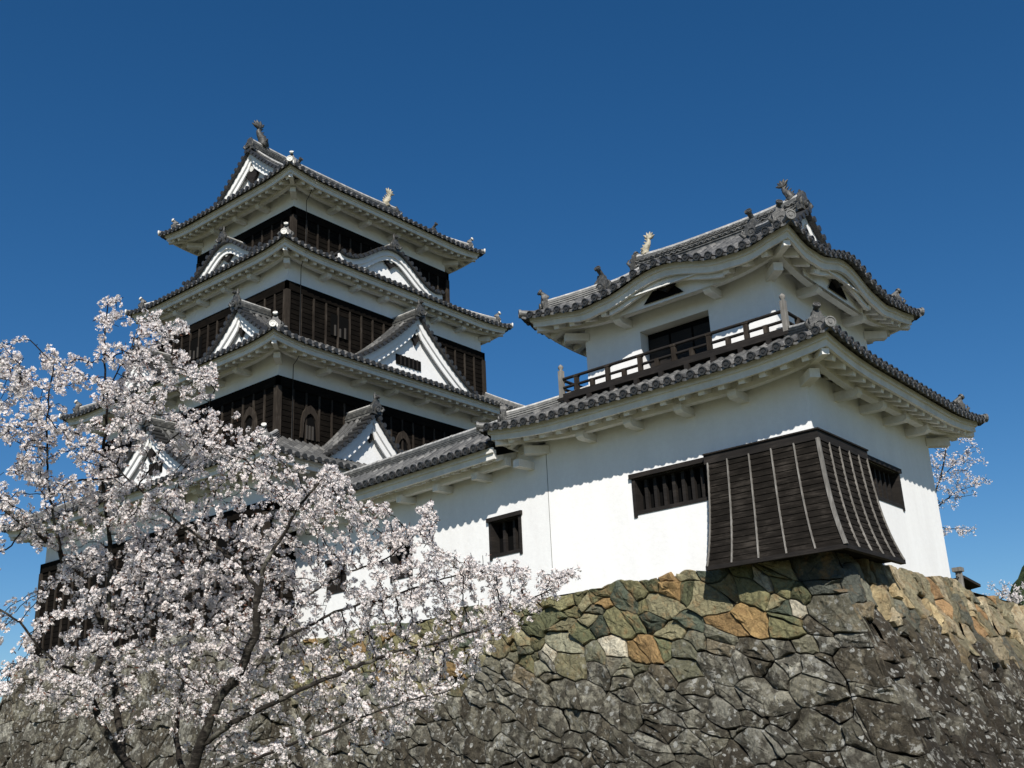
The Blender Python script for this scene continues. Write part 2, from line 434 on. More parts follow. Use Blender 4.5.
def gable_parts(parent, O, a, n, prof, over=.22, bw=.22, sp=.25, pend=(.7, .55), wall_z=None, window=None, bead=True, kara=False):
    """white gable end: bargeboards, soffit, wall, pendant and the row of verge tiles"""
    O = np.asarray(O, float); a = np.array((*a, 0.)); n = np.array((*n, 0.)); Z = lambda z: np.array((0, 0, z))
    prof = [np.array(p) for p in prof]
    def off(i, w):
        t = prof[min(i + 1, len(prof) - 1)] - prof[max(i - 1, 0)]; t = t / np.linalg.norm(t)
        return w / max(.45, abs(t[0]))
    P = lambda i, nn, dz: O + a * prof[i][0] + n * nn + Z(prof[i][1] + dz)
    mb = MB()
    for n0, n1, z0, z1 in ((0., -.06, -.0, bw), (-.06, -.11, bw * .8, bw * 1.75)):
        mb.grid([[P(i, n0, -off(i, z0)), P(i, n0, -off(i, z1)), P(i, n1, -off(i, z1)), P(i, n1, -off(i, z0))] for i in range(len(prof))], closed=True)
        for i in (0, len(prof) - 1): mb.quad([P(i, n0, -off(i, z0)), P(i, n0, -off(i, z1)), P(i, n1, -off(i, z1)), P(i, n1, -off(i, z0))])
    # soffit behind the bargeboards
    mb.grid([[P(i, -.1, -off(i, bw * .7)), P(i, -over - .02, -off(i, bw * .7))] for i in range(len(prof))])
    mb.build('bargeboard', PLASTER, parent)
    wm = MB(); wz = wall_z if wall_z is not None else min(p[1] for p in prof) - .5
    top = [P(i, -over, -off(i, bw * .75)) for i in range(len(prof))]
    bot = [np.array((p[0], p[1], min(wz, p[2] - .01))) for p in top]
    wm.grid([[t, b] for t, b in zip(top, bot)])
    for e in (2, len(prof) - 3):                                # cheeks running back
        t, b = top[e], bot[e]; wm.quad([t, b, b - n * 1.6, t - n * 1.6])
    wm.build('gable_wall', PLASTER, parent)
    mid = len(prof) // 2; zt = prof[mid][1] - (.10 if kara else .22)
    pm, wb = MB(), MB()
    pendant(pm, wb, O - n * .205, a, n, zt + (-.18 if not kara else -.12), pend[0], pend[1])
    pm.build('pendant', DARKWOOD, parent); wb.build('white_boss', WHITE, parent)
    if window:
        x0, x1, z0, z1 = window; fb = MB(); q = O - n * over
        fb.box(q + a * x0 + Z(z0) + n * .004, a * (x1 - x0), Z(z1 - z0), n * .03); fb.build('lattice_window', VOID, parent)
        sb = MB()
        for i in range(1, 6): sb.box(q + a * (x0 + (x1 - x0) * i / 6 - .025) + Z(z0) + n * .036, a * .05, Z(z1 - z0), n * .03)
        sb.build('window_lattice', DARKWOOD, parent)
    if bead:
        bm = MB(); L = 0.; last = prof[0]; nxt = .12
        for i in range(1, len(prof)):
            seg = np.linalg.norm(prof[i] - last)
            while L + seg >= nxt:
                t = (nxt - L) / seg; q = last + (prof[i] - last) * t
                c = O + a * q[0] + Z(q[1] + .055)
                bm.tube([c - n * .3, c + n * .14], .07, 8, cap=False); bm.disc(c + n * .16, n, .074, .05, 10, ring=False)
                nxt += sp
            L += seg; last = prof[i]
        # under-tile strip
        bm.grid([[P(i, .13, .05), P(i, .13, -.01), P(i, -.5, -.01), P(i, -.5, .05)] for i in range(len(prof))], closed=True)
        bm.build('verge_tiles', TILE, parent)
def prof_chidori(hw, zb, zp, m=14):
    r = np.linspace(1, 0, m); z = zb + (zp - zb) * (1 - r) * (1 - .30 * r)
    L = [(-q * hw, zz) for q, zz in zip(r, z)]
    return L + [(-x, zz) for x, zz in L[-2::-1]]
def prof_kara(hw, zb, zp, m=20):
    r = np.linspace(1, 0, m); z = zb + (zp - zb) * (.5 + .5 * np.cos(np.pi * np.minimum(r / .86, 1))) + .10 * np.maximum(0, (r - .86) / .14) ** 2 * (zp - zb)
    L = [(-q * hw, zz) for q, zz in zip(r, z)]
    return L + [(-x, zz) for x, zz in L[-2::-1]]
def dormer(parent, name, O, a, n, prof, back, sp=.25, white=False, label=None, **kw):
    """gabled dormer: roof running straight back from its gable end"""
    O = np.asarray(O, float); av = np.array((*a, 0.)); nv = np.array((*n, 0.)); Z = lambda z: np.array((0, 0, z))
    half = [p for p in prof if p[0] <= 1e-6]
    mb = MB()
    for sg in (1, -1):
        rows = [[O + av * x * sg + nv * t + Z(z + .03) for t in np.linspace(.02, -back, 6)] for x, z in half]
        uvs = [[(t + 50, j * .12 + 50) for t in np.linspace(.02, -back, 6)] for j in range(len(half))]
        mb.grid(rows, uvs)
        k = 1
        while .12 + k * sp < back:
            t = -.12 - k * sp; k += 1; rr = []; uu = []
            for j, (x, z) in enumerate(half):
                c = O + av * x * sg + nv * t + Z(z + .03)
                rr.append([c + nv * .066 * math.cos(math.pi * q / 5) + Z(.078 * math.sin(math.pi * q / 5)) for q in range(6)]); uu.append([(t + 50, j * .17 + 50)] * 6)
            mb.grid(rr, uu, sm=True)
            mb.disc(O + av * (half[0][0] * sg) + nv * t + Z(half[0][1] + .045) - av * .03 * (1 if half[0][0] * sg > 0 else -1) * -1, av * (1 if half[0][0] * sg > 0 else -1), .08, .05, 8, ring=False)
        # eave edge under the lower rim
        x, z = half[0]
        mb.box(O + av * x * sg + nv * .0 + Z(z - .06), av * (-.05 * np.sign(x * sg)), nv * -back, Z(.085))
    main = mb.build(name, TILE, parent)
    if label: main['label'] = label
    gable_parts(main, O, a, n, prof, **kw)
    rb = MB(); wb = MB() if white else None; wb2 = MB() if white else None
    zp = max(p[1] for p in prof)
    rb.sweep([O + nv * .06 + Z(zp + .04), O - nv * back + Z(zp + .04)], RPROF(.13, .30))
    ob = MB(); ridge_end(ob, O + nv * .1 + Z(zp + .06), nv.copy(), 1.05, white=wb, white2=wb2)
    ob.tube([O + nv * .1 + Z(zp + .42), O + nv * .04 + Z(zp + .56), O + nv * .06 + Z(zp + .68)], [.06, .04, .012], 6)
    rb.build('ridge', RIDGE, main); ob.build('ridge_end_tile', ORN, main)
    for q in (wb, wb2):
        if q: q.build('round_tile_end', WHITE, main)
    return main
def irimoya_top(R, parent, ridge_h=.42, ridge_w=.16, lite=WHITE, fish_mat=None, over=.36, pend=(.8, .6), lattice=False):
    """ridge, verge ridges and the two gable ends of a hip-and-gable roof"""
    ax = R.gable; mk = 0 if ax == 'y' else 1
    half, nh = R.dims(mk); ed = half - R.dg
    av = np.array((*FACES[mk][1], 0.)); zt = R.z0 + R.rise(nh)
    C = np.array((R.cx, R.cy, 0.))
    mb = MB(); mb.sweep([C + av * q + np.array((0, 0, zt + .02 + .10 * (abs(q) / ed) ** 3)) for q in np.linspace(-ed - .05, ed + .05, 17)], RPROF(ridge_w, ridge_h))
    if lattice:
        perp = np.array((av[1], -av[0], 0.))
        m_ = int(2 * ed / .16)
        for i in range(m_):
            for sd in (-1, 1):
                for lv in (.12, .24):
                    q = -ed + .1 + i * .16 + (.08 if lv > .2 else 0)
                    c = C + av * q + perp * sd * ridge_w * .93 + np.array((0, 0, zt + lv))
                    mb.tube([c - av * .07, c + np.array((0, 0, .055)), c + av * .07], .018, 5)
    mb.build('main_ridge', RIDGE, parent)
    for sg in (-1, 1):
        e = MB(); p = C + av * sg * (ed + .02) + np.array((0, 0, zt + .14))
        ridge_end(e, p, av * sg, 1.1, rod=.12); e.build('ridge_end_tile', ORN, parent)
        q = sg * (ed - .28)
        for k in (mk, mk + 2):
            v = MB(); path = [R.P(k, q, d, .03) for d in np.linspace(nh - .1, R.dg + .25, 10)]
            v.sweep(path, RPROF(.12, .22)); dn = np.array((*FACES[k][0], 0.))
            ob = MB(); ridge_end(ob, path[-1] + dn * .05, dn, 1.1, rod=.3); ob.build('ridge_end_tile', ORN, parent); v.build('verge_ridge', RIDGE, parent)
        # gable end
        ds = np.linspace(R.dg * .8, nh, 16)
        L = [(-(nh - d), R.z0 + R.rise(d)) for d in ds]; prof = L + [(-x, z) for x, z in L[-2::-1]]
        n2 = av[:2] * sg; a2 = (abs(n2[1]), abs(n2[0]))
        g = MB(); holder = g
        gp = bpy.data.objects.new('gable_end', bpy.data.meshes.new('gable_end'))
        gable_parts(parent, C + av * sg * ed, a2, n2, prof, over=over, pend=pend, wall_z=R.z0 + R.rise(R.dg) - .3)
        bpy.data.objects.remove(gp)

# ------------------------------------------------------------------ walls with openings
def wall_face(mb, O, a, n, w, z0, z1, holes, depth=.22):
    """one plastered wall; holes (s0, s1, z0, z1) get real reveals"""
    O = np.asarray(O, float); a = np.array((*a, 0.)); n = np.array((*n, 0.)); Z = lambda z: np.array((0, 0, z))
    ss = sorted(set([0, w] + [h[0] for h in holes] + [h[1] for h in holes])); zs = sorted(set([z0, z1] + [h[2] for h in holes] + [h[3] for h in holes]))
    for i in range(len(ss) - 1):
        for j in range(len(zs) - 1):
            sm, zm = (ss[i] + ss[i + 1]) / 2, (zs[j] + zs[j + 1]) / 2
            if any(h[0] < sm < h[1] and h[2] < zm < h[3] for h in holes): continue
            mb.quad([O + a * ss[i] + Z(zs[j]), O + a * ss[i + 1] + Z(zs[j]), O + a * ss[i + 1] + Z(zs[j + 1]), O + a * ss[i] + Z(zs[j + 1])])
    for s0, s1, h0, h1 in holes:
        c = [O + a * s0 + Z(h0), O + a * s1 + Z(h0), O + a * s1 + Z(h1), O + a * s0 + Z(h1)]
        for i in range(4): mb.quad([c[i], c[(i + 1) % 4], c[(i + 1) % 4] - n * depth, c[i] - n * depth])
def window(parent, O, a, n, s0, s1, z0, z1, depth=.22, bars=5, frame=True, name='barred_window', barmat=None, hood=True):
    O = np.asarray(O, float); a = np.array((*a, 0.)); n = np.array((*n, 0.)); Z = lambda z: np.array((0, 0, z))
    b = MB(); b.box(O + a * (s0 - .0) + Z(z0) - n * (depth + .03), a * (s1 - s0), Z(z1 - z0), n * .03)
    w = b.build(name, VOID, parent)
    f = MB()
    if hood: f.box(O + a * (s0 - .07) + Z(z1 - .02) + n * .003, a * (s1 - s0 + .14), Z(.09), n * .06)
    for s in (s0 - .03, s1 - .045): f.box(O + a * s + Z(z0 - .08) - n * .1, a * .075, Z(z1 - z0 + .058), n * .125)
    f.box(O + a * s0 + Z(z0 - .03) - n * .1, a * (s1 - s0), Z(.07), n * .118)
    for s in (s0 + .003, s1 - .053): f.box(O + a * s + Z(z0 + .042) - n * (depth - .003), a * .05, Z(z1 - z0 - .066), n * (depth - .02))
    f.box(O + a * (s0 + .055) + Z(z1 - .045) - n * (depth - .003), a * (s1 - s0 - .11), Z(.024), n * (depth - .02))
    f.build('window_frame', DARKWOOD, w if parent.parent is None else parent)
    for i in range(bars):
        s = s0 + (s1 - s0) * (i + 1) / (bars + 1)
        q = MB(); q.box(O + a * (s - .035) + Z(z0 + .04) - n * .19, a * .07, Z(z1 - z0 - .08), n * .08); q.build('window_bar', barmat or DARKWOOD, w if parent.parent is None else parent)
    return w

# ================================================================== STONE WALLS
def b_stone(n, b):
    at = N(n, 'ShaderNodeAttribute'); at.attribute_name = 'stone'
    q = noise_n(n, 3.2, 8, .68); q2 = noise_n(n, 14, 7, .72); q3 = noise_n(n, 55, 4, .7)
    v = math_n(n, 'ADD', math_n(n, 'MULTIPLY', q.outputs[0], .5), math_n(n, 'MULTIPLY', q2.outputs[0], .5))
    dk = ramp(n, v, [(.3, (.45,) * 3), (.5, (1.0,) * 3), (.7, (1.7,) * 3)])
    c = mix(n, 1.0, at.outputs['Color'], dk.outputs[0], 'MULTIPLY')
    oc = ramp(n, noise_n(n, 4.5, 5, .65).outputs[0], [(.52, (0,) * 3), (.66, (1,) * 3)])
    c = mix(n, math_n(n, 'MULTIPLY', oc.outputs[0], math_n(n, 'MULTIPLY', math_n(n, 'SUBTRACT', 1.0, at.outputs['Alpha']), .55)), c, (.27, .165, .075))
    # weathering: old stones (alpha near 1) carry grey crust, dark stains and pale lichen
    old = at.outputs['Alpha']
    st = ramp(n, q.outputs[0], [(.43, (0,) * 3), (.52, (1,) * 3)])
    c = mix(n, math_n(n, 'MULTIPLY', old, math_n(n, 'MULTIPLY', st.outputs[0], .8)), c, (.030, .025, .018))
    l1 = noise_n(n, 8.5, 5, .62); lr = ramp(n, l1.outputs[0], [(.545, (0,) * 3), (.61, (1,) * 3)])
    l2 = noise_n(n, 2.0, 4, .6); lr2 = ramp(n, l2.outputs[0], [(.42, (0,) * 3), (.6, (1,) * 3)])
    lf = math_n(n, 'MULTIPLY', lr.outputs[0], math_n(n, 'MULTIPLY', lr2.outputs[0], old))
    c = mix(n, math_n(n, 'MULTIPLY', lf, .85), c, (.36, .355, .32))
    vo = N(n, 'ShaderNodeTexVoronoi'); vo.inputs['Scale'].default_value = 8.5; tc = N(n, 'ShaderNodeTexCoord')
    ad = N(n, 'ShaderNodeVectorMath', operation='ADD'); n.links.new(tc.outputs['Object'], ad.inputs[0])
    sc_ = N(n, 'ShaderNodeVectorMath', operation='SCALE'); sc_.inputs['Scale'].default_value = .11; n.links.new(q2.outputs['Color'], sc_.inputs[0]); n.links.new(sc_.outputs[0], ad.inputs[1])
    n.links.new(ad.outputs[0], vo.inputs['Vector'])
    cs = N(n, 'ShaderNodeSeparateColor'); n.links.new(vo.outputs['Color'], cs.inputs[0])
    sp = math_n(n, 'MULTIPLY', math_n(n, 'LESS_THAN', vo.outputs['Distance'], math_n(n, 'MULTIPLY', cs.outputs[1], .46)), math_n(n, 'GREATER_THAN', cs.outputs[0], .60))
    c = mix(n, math_n(n, 'MULTIPLY', math_n(n, 'MULTIPLY', sp, old), .75), c, (.42, .42, .39))
    n.links.new(c, b.inputs['Base Color'])
    vc = N(n, 'ShaderNodeTexVoronoi', feature='DISTANCE_TO_EDGE'); vc.inputs['Scale'].default_value = 4.5; n.links.new(ad.outputs[0], vc.inputs['Vector'])
    ck = math_n(n, 'MINIMUM', math_n(n, 'MULTIPLY', vc.outputs['Distance'], 7.0), 1.0)
    h = math_n(n, 'ADD', math_n(n, 'ADD', math_n(n, 'MULTIPLY', q2.outputs[0], .8), math_n(n, 'MULTIPLY', q3.outputs[0], .3)), math_n(n, 'MULTIPLY', ck, .22)); bump(n, b, h, 1.0, .085)
STONE = mat('castle_stone', rough=.88, spec=.2, build=b_stone)
GAP = mat('wall_gap_earth', (.02, .018, .014), 1, 0)
def clip(poly, p, nrm):
    out = []
    for i in range(len(poly)):
        A, B = poly[i], poly[(i + 1) % len(poly)]; da = (A - p) @ nrm; db = (B - p) @ nrm
        if da <= 0: out.append(A)
        if (da < 0 < db) or (db < 0 < da): out.append(A + (B - A) * (da / (da - db)))
    return out
def power_cells(sites, wts, box, T):
    """power diagram in a stretched metric T (2x2)"""
    S = sites @ T.T; Ti = np.linalg.inv(T)
    bx = [np.array(p) @ T.T for p in ((box[0], box[2]), (box[1], box[2]), (box[1], box[3]), (box[0], box[3]))]
    if np.linalg.det(T) < 0: bx = bx[::-1]
    cells = []
    for i in range(len(S)):
        d2 = ((S - S[i]) ** 2).sum(1); order = np.argsort(d2)[1:60]; poly = bx
        for j in order:
            dv = S[j] - S[i]; L2 = dv @ dv
            t = .5 + (wts[i] - wts[j]) / (2 * L2)
            poly = clip(poly, S[i] + dv * t, dv)
            if len(poly) < 3: break
        cells.append([p @ Ti.T for p in poly] if len(poly) >= 3 else None)
    return cells
def warp(p, o=0.):
    v = noise.noise_vector(Vector((p[0] * 1.9 + o, p[1] * 1.9, o))); w = noise.noise_vector(Vector((p[0] * 6 + o, p[1] * 6, 3 + o)))
    l = noise.noise_vector(Vector((p[0] * .75 + o, p[1] * .75, 9 + o)))
    return np.array((p[0] + .17 * l[0] + .075 * v[0] + .030 * w[0], p[1] + .15 * l[1] + .075 * v[1] + .030 * w[1]))
NEWC = [((.165, .155, .082), 5), ((.115, .12, .066), 5), ((.22, .20, .12), 3), ((.27, .18, .08), 1.8), ((.48, .44, .34), 1.3), ((.075, .088, .064), 2.5), ((.23, .15, .068), 1.), ((.19, .185, .13), 2.5)]
OLDC = [((.22, .205, .155), 4), ((.28, .265, .21), 4), ((.14, .122, .088), 3), ((.36, .345, .285), 2)]
OLDR = [((.080, .066, .048), 4), ((.105, .090, .068), 4), ((.055, .044, .032), 3), ((.20, .185, .145), 1.2)]
RIGHTC = [((.19, .17, .11), 4), ((.32, .27, .18), 3.5), ((.32, .20, .10), 2), ((.38, .30, .17), 2), ((.13, .13, .10), 2)]
def pick(C): return random.choices([c for c, w in C], [w for c, w in C])[0]
def stone_face(F, box, dens, quoin=None, oldz=lambda a, h: h - 1.1, newc=NEWC, oldc=OLDC, seed=1, stretch=1.3, rot=.25, rough=1., off=0.):
    """F(a,h,out) -> 3D. box (a0,a1,h0,h1). returns MB-like arrays with per-vertex colour"""
    rs = np.random.default_rng(seed); a0, a1, h0, h1 = box
    n = int((a1 - a0) * (h1 - h0) * dens); pts = []; tries = 0; rad0 = .62 / math.sqrt(dens)
    while len(pts) < n and tries < n * 40:
        tries += 1; p = np.array((rs.uniform(a0, a1), rs.uniform(h0, h1))); r = rad0 * rs.choice([.32, .5, .8, 1.1, 1.5], p=[.28, .2, .2, .2, .12])
        if quoin and p[0] < quoin + .15: continue
        if all((p[0] - q[0]) ** 2 + (p[1] - q[1]) ** 2 > (.5 * (r + q[2])) ** 2 * 1.3 for q in pts[-4000:]): pts.append((p[0], p[1], r))
    sites = [(p[0], p[1]) for p in pts]; w = [p[2] ** 2 * .42 for p in pts]
    nq = 0
    if quoin:
        hq = h0 + .18; i = 0
        while hq < h1 + .3:
            sites.append((.16, hq)); w.append(.16 + (.10 if (i + seed) % 2 else 0)); hq += .47; i += 1; nq += 1
    sites = np.array(sites); w = np.array(w)
    c_, s_ = math.cos(rot), math.sin(rot); T = np.array(((1 / stretch * c_, 1 / stretch * s_), (-s_, c_)))
    cells = power_cells(sites, w, (a0, a1, h0, h1), T)
    verts, faces, cols, smooth = [], [], [], []
    for i, poly in enumerate(cells):
        if poly is None: continue
        poly = np.array(poly); ctr = poly.mean(0); area = .5 * abs(sum(poly[k][0] * poly[(k + 1) % len(poly)][1] - poly[(k + 1) % len(poly)][0] * poly[k][1] for k in range(len(poly))))
        if area < .004: continue
        isq = quoin and i >= len(sites) - nq
        ring = []
        for k in range(len(poly)):
            A, B = poly[k], poly[(k + 1) % len(poly)]; L = np.linalg.norm(B - A); m_ = max(1, int(L / .085))
            for t in range(m_): ring.append(A + (B - A) * t / m_)
        onr = [quoin is not None and p[0] < a0 + .012 for p in ring]; ontop = [p[1] < h0 + 1e-3 for p in ring]
        wp = []
        for p, o_, tp in zip(ring, onr, ontop):
            q = warp(p, off)
            if o_: q = np.array((p[0], p[1] + .0))
            elif quoin is not None: q[0] = max(q[0], a0 + .005)
            wp.append(q)
        wp = np.array(wp); ctr = wp.mean(0); size = math.sqrt(area)
        old = float(np.clip(.5 + oldz(ctr[0], ctr[1]) / .55 + rs.normal(0, .22), 0, 1))
        col = (np.array(pick(oldc)) * old + np.array(pick(newc)) * (1 - old)) * random.uniform(.78, 1.42) * (1 - old * min(.42, max(0., (ctr[1] - 1.6) * .26)))
        if isq and old < .5: col = np.array((.085, .09, .075)) * random.uniform(.8, 1.2)
        tilt = rs.normal(0, .10 * rough, 2); base_out = rs.normal(0, .018) * rough
        b0 = len(verts); m_ = len(wp)
        g = .002 + .008 * rs.random()
        dj = -rs.uniform(.035, .13 if old > .5 else .15)
        rings = [(g, dj), (g + .004, dj * .3), (g + .022, -.003), (.20 * size, .008), (.37 * size, .014)]
        for ri, (ins, dep) in enumerate(rings):
            for p, o_ in zip(wp, onr):
                jn = noise.noise(Vector((p[0] * 3.1 + off, p[1] * 3.1, seed + 20))); v = ctr - p; L = np.linalg.norm(v) + 1e-6; q = p + v / L * min(ins + ((.018 + .024 * old) * max(0., jn) ** 1.5 if ri < 3 else 0) - (.006 if ri == 0 and jn < 0 else 0), L * .82)
                if o_: q = np.array((p[0], q[1]));
                dz = dep + (tilt @ (q - ctr)) * (0 if ri == 0 else 1) + base_out
                if ri >= 1:
                    dz += rough * (.060 * noise.noise(Vector((q[0] * 3.4 + off, q[1] * 3.4, seed))) + .022 * (1 - 2 * abs(noise.noise(Vector((q[0] * 6 + off, q[1] * 6, seed + 9))))) + (.026, .026, .022, .010, .004)[ri] * noise.noise(Vector((q[0] * 13 + off, q[1] * 13, seed + 5))))
                if o_: dz = -.01 if ri else -.05
                verts.append(F(q[0], q[1], dz)); cols.append((*col, old))
        verts.append(F(ctr[0], ctr[1], .018 + base_out + rough * .035 * noise.noise(Vector((ctr[0] * 4 + off, ctr[1] * 4, seed))))); cols.append((*col, old))
        for ri in range(len(rings) - 1):
            for k in range(m_):
                k2 = (k + 1) % m_
                faces.append((b0 + ri * m_ + k, b0 + ri * m_ + k2, b0 + (ri + 1) * m_ + k2, b0 + (ri + 1) * m_ + k))
        for k in range(m_): faces.append((b0 + 4 * m_ + k, b0 + 4 * m_ + (k + 1) % m_, b0 + 5 * m_))
    return verts, faces, cols
def stone_obj(name, data, parent):
    V, Fc, Cc = [], [], []
    for v, f, c in data:
        b = len(V); V += [V3(p) for p in v]; Fc += [tuple(b + i for i in q) for q in f]; Cc += c
    me = bpy.data.meshes.new(name); me.from_pydata(V, [], Fc); me.materials.append(STONE)
    ca = me.color_attributes.new('stone', 'FLOAT_COLOR', 'POINT'); ca.data.foreach_set('color', np.array(Cc, np.float32).ravel())
    me.update(); o = bpy.data.objects.new(name, me); COL.objects.link(o); attach(o, parent); return o
bx = lambda h: .05 + .13 * h + .026 * h * h
by = lambda h: .05 + .36 * h + .015 * h * h
TH = math.radians(4.74)
def rw(h, a, k): return .05 * noise.noise(Vector((h * 2.3, k, 1.5))) * math.exp(-a / .7)
def F_left(a, h, o):
    y = a - by(h) - rw(h, a, 0); x = -bx(h) - o - rw(h, a, 7)
    if y > 6: x += (y - 6) * math.tan(TH)
    return np.array((x, y, -h))
def F_right(a, h, o): return np.array((a - bx(h) - rw(h, a, 7), -by(h) - o - rw(h, a, 0), -h - .14 * min(1, max(0, (a - 6) / 1.5))))
HB = 4.9
sw = thing('stone_wall', 'battered dry-stone wall of olive, orange and lichened grey stones carrying the white two-storey turret', 'wall', (0, 0, -HB))
lf = stone_face(F_left, (0, 16.5, -.02, HB + .2), 6.3, quoin=.55, oldz=lambda a, h: h - 1.15 - .10 * min(a, 4) + .4 * noise.noise(Vector((a * .9, h * .5, 0))), seed=3, stretch=1.35, rot=-.3)
rf = stone_face(F_right, (0, 13.2, -.02, HB + .2), 6.3, quoin=.55, oldz=lambda a, h: h - 1.15 - .06 * a + .45 * noise.noise(Vector((a * .8, h * .7, 4))), newc=RIGHTC, oldc=OLDR, seed=4, stretch=.8, rot=.2, rough=1.25, off=17.)
stone_obj('left_face_stones', [lf], sw).name = 'stone_facing'
stone_obj('stone_facing', [rf], sw)
re_ = stone_face(lambda a, h, o: np.array((13.2 - bx(h) + o, -by(h) + a, -h - .14)), (0, 9, -.02, HB + .2), 4., oldz=lambda a, h: h - 1.15, newc=RIGHTC, oldc=OLDR, seed=14, off=80.)
stone_obj('stone_facing', [re_], sw)
gb = MB()
hs = np.linspace(-.02, HB + .2, 12)
gb.grid([[F_left(a, h, -.11) for a in (.0, 2, 4, 6, 8, 11, 14, 16.5)] for h in hs]); gb.grid([[F_right(a, h, -.11) for a in (.0, 4, 8, 13.2)] for h in hs])
gb.grid([[np.array((13.2 - bx(h), y, -h)) for y in (-by(h), 6, 30)] for h in hs])
gb.build('wall_core', GAP, sw)
# keep base
KX, KY = 6.63, 20.99
kb = thing('stone_wall', 'rough stone base under the tall dark-boarded keep, half hidden behind cherry blossom', 'wall', (-.5, 21, -HB))
KH = .5
def F_kl(a, h, o): return np.array((-.34 - bx(h) - o, 14.95 - .35 * h * .2 + a, KH - h))
def F_kb(a, h, o): return np.array((-.34 - bx(h) + a, 27.6 + .3 * h + o, KH - h))
kl = stone_face(F_kl, (0, 12.9, -.02, HB + .7), 3.2, oldz=lambda a, h: 1., seed=8, stretch=1.3, rot=.1, off=40.)
stone_obj('stone_facing', [kl], kb)
kr = stone_face(lambda a, h, o: np.array((-.34 - bx(h) + a, 14.95 - .07 * h - o, KH - h)), (0, 1.6, -.02, HB + .7), 5., oldz=lambda a, h: 1., seed=9, stretch=1.2, off=60.)
stone_obj('stone_facing', [kr], kb)
ke = stone_face(lambda a, h, o: np.array((-.34 - bx(h) + a, 27.75 + .3 * h + o, KH - h)), (0, 9, -.02, HB + .7), 3.2, oldz=lambda a, h: 1., seed=15, off=90.)
stone_obj('stone_facing', [ke], kb)
g2 = MB(); h2 = np.linspace(-.02, HB + .7, 8)
g2.grid([[F_kl(a, h, -.11) for a in (0, 13)] for h in h2]); g2.grid([[F_kb(a, h, 0) for a in (0, 6, 16)] for h in h2])
g2.grid([[np.array((-.34 - bx(h) + .1 + q, 15.06 - .07 * h, KH - h)) for q in (0, 2)] for h in h2])
g2.box((-.36, 14.96, KH - .3), (16, 0, 0), (0, 12.6, 0), (0, 0, .29))
g2.build('wall_core', GAP, kb)

# ================================================================== CORNER TURRET
TU = thing('corner_turret', 'white plastered two-storey turret with curved grey tile roofs, dark balcony and boarded stone-drop chute', 'turret', (3, 3, 0))
R1 = Roof(3, 3, 3.872, 3.872, 3.40, .45, .055, 1.585, lift=.17, Lc=2.1)
R2 = Roof(3, 3, 3.149, 3.136, 5.96, .46, .050, 3.15, lift=.20, Lc=1.8, bumps={0: (-.25, 1.55, .30), 1: (-.5, 1.5, .30)}, gable='y', dg=.95)
wb = MB()
wall_face(wb, (0, 0, 0), (0, 1), (-1, 0), 6.0, -.02, 3.32, [(2.16, 3.86, 1.31, 2.03)])
wall_face(wb, (0, 0, 0), (1, 0), (0, -1), 6.0, -.02, 3.32, [(2.02, 3.86, 1.31, 2.03)])
wall_face(wb, (6, 0, 0), (0, 1), (1, 0), 6.0, -.02, 3.32, []); wall_face(wb, (0, 6, 0), (1, 0), (0, 1), 6.0, -.02, 3.32, [])
lw = wb.build('lower_wall', PLASTER, TU)
wb = MB()
wall_face(wb, (.713, .726, 0), (0, 1), (-1, 0), 4.548, 3.9, 5.98, [(1.45, 3.12, 3.95, 5.36)], .3)
wall_face(wb, (.713, .726, 0), (1, 0), (0, -1), 4.574, 3.9, 5.98, []); wall_face(wb, (5.287, .726, 0), (0, 1), (1, 0), 4.548, 3.9, 5.98, []); wall_face(wb, (.713, 5.274, 0), (1, 0), (0, 1), 4.574, 3.9, 5.98, [])
uw = wb.build('upper_wall', PLASTER, TU)
d = MB(); d.box((.713 + .3, 2.176, 3.95), (.03, 0, 0), (0, 1.67, 0), (0, 0, 1.41)); dr = d.build('balcony_doorway', VOID, TU)
d = MB()
for y in (2.2, 2.75, 3.3): d.box((.955, y, 3.96), (.05, 0, 0), (0, .5, 0), (0, 0, 1.25))
d.build('door_panel', DARKWOOD, dr)
window(TU, (0, 0, 0), (0, 1), (-1, 0), 2.16, 3.86, 1.31, 2.03, bars=7)
window(TU, (0, 0, 0), (1, 0), (0, -1), 2.02, 3.86, 1.31, 2.03, bars=7)
lr = tiles(R1, 'lower_roof', TU, stepped=True)
eaves(R1, .872, lr, br_sp=1.25); hip_ridges(R1, lr)
ur = tiles(R2, 'upper_roof', TU, stepped=True)
eaves(R2, .862, ur, br_sp=1.15, skip_mid=True); hip_ridges(R2, ur); irimoya_top(R2, ur, ridge_h=.40, lattice=True, over=.24, pend=(.4, .3))
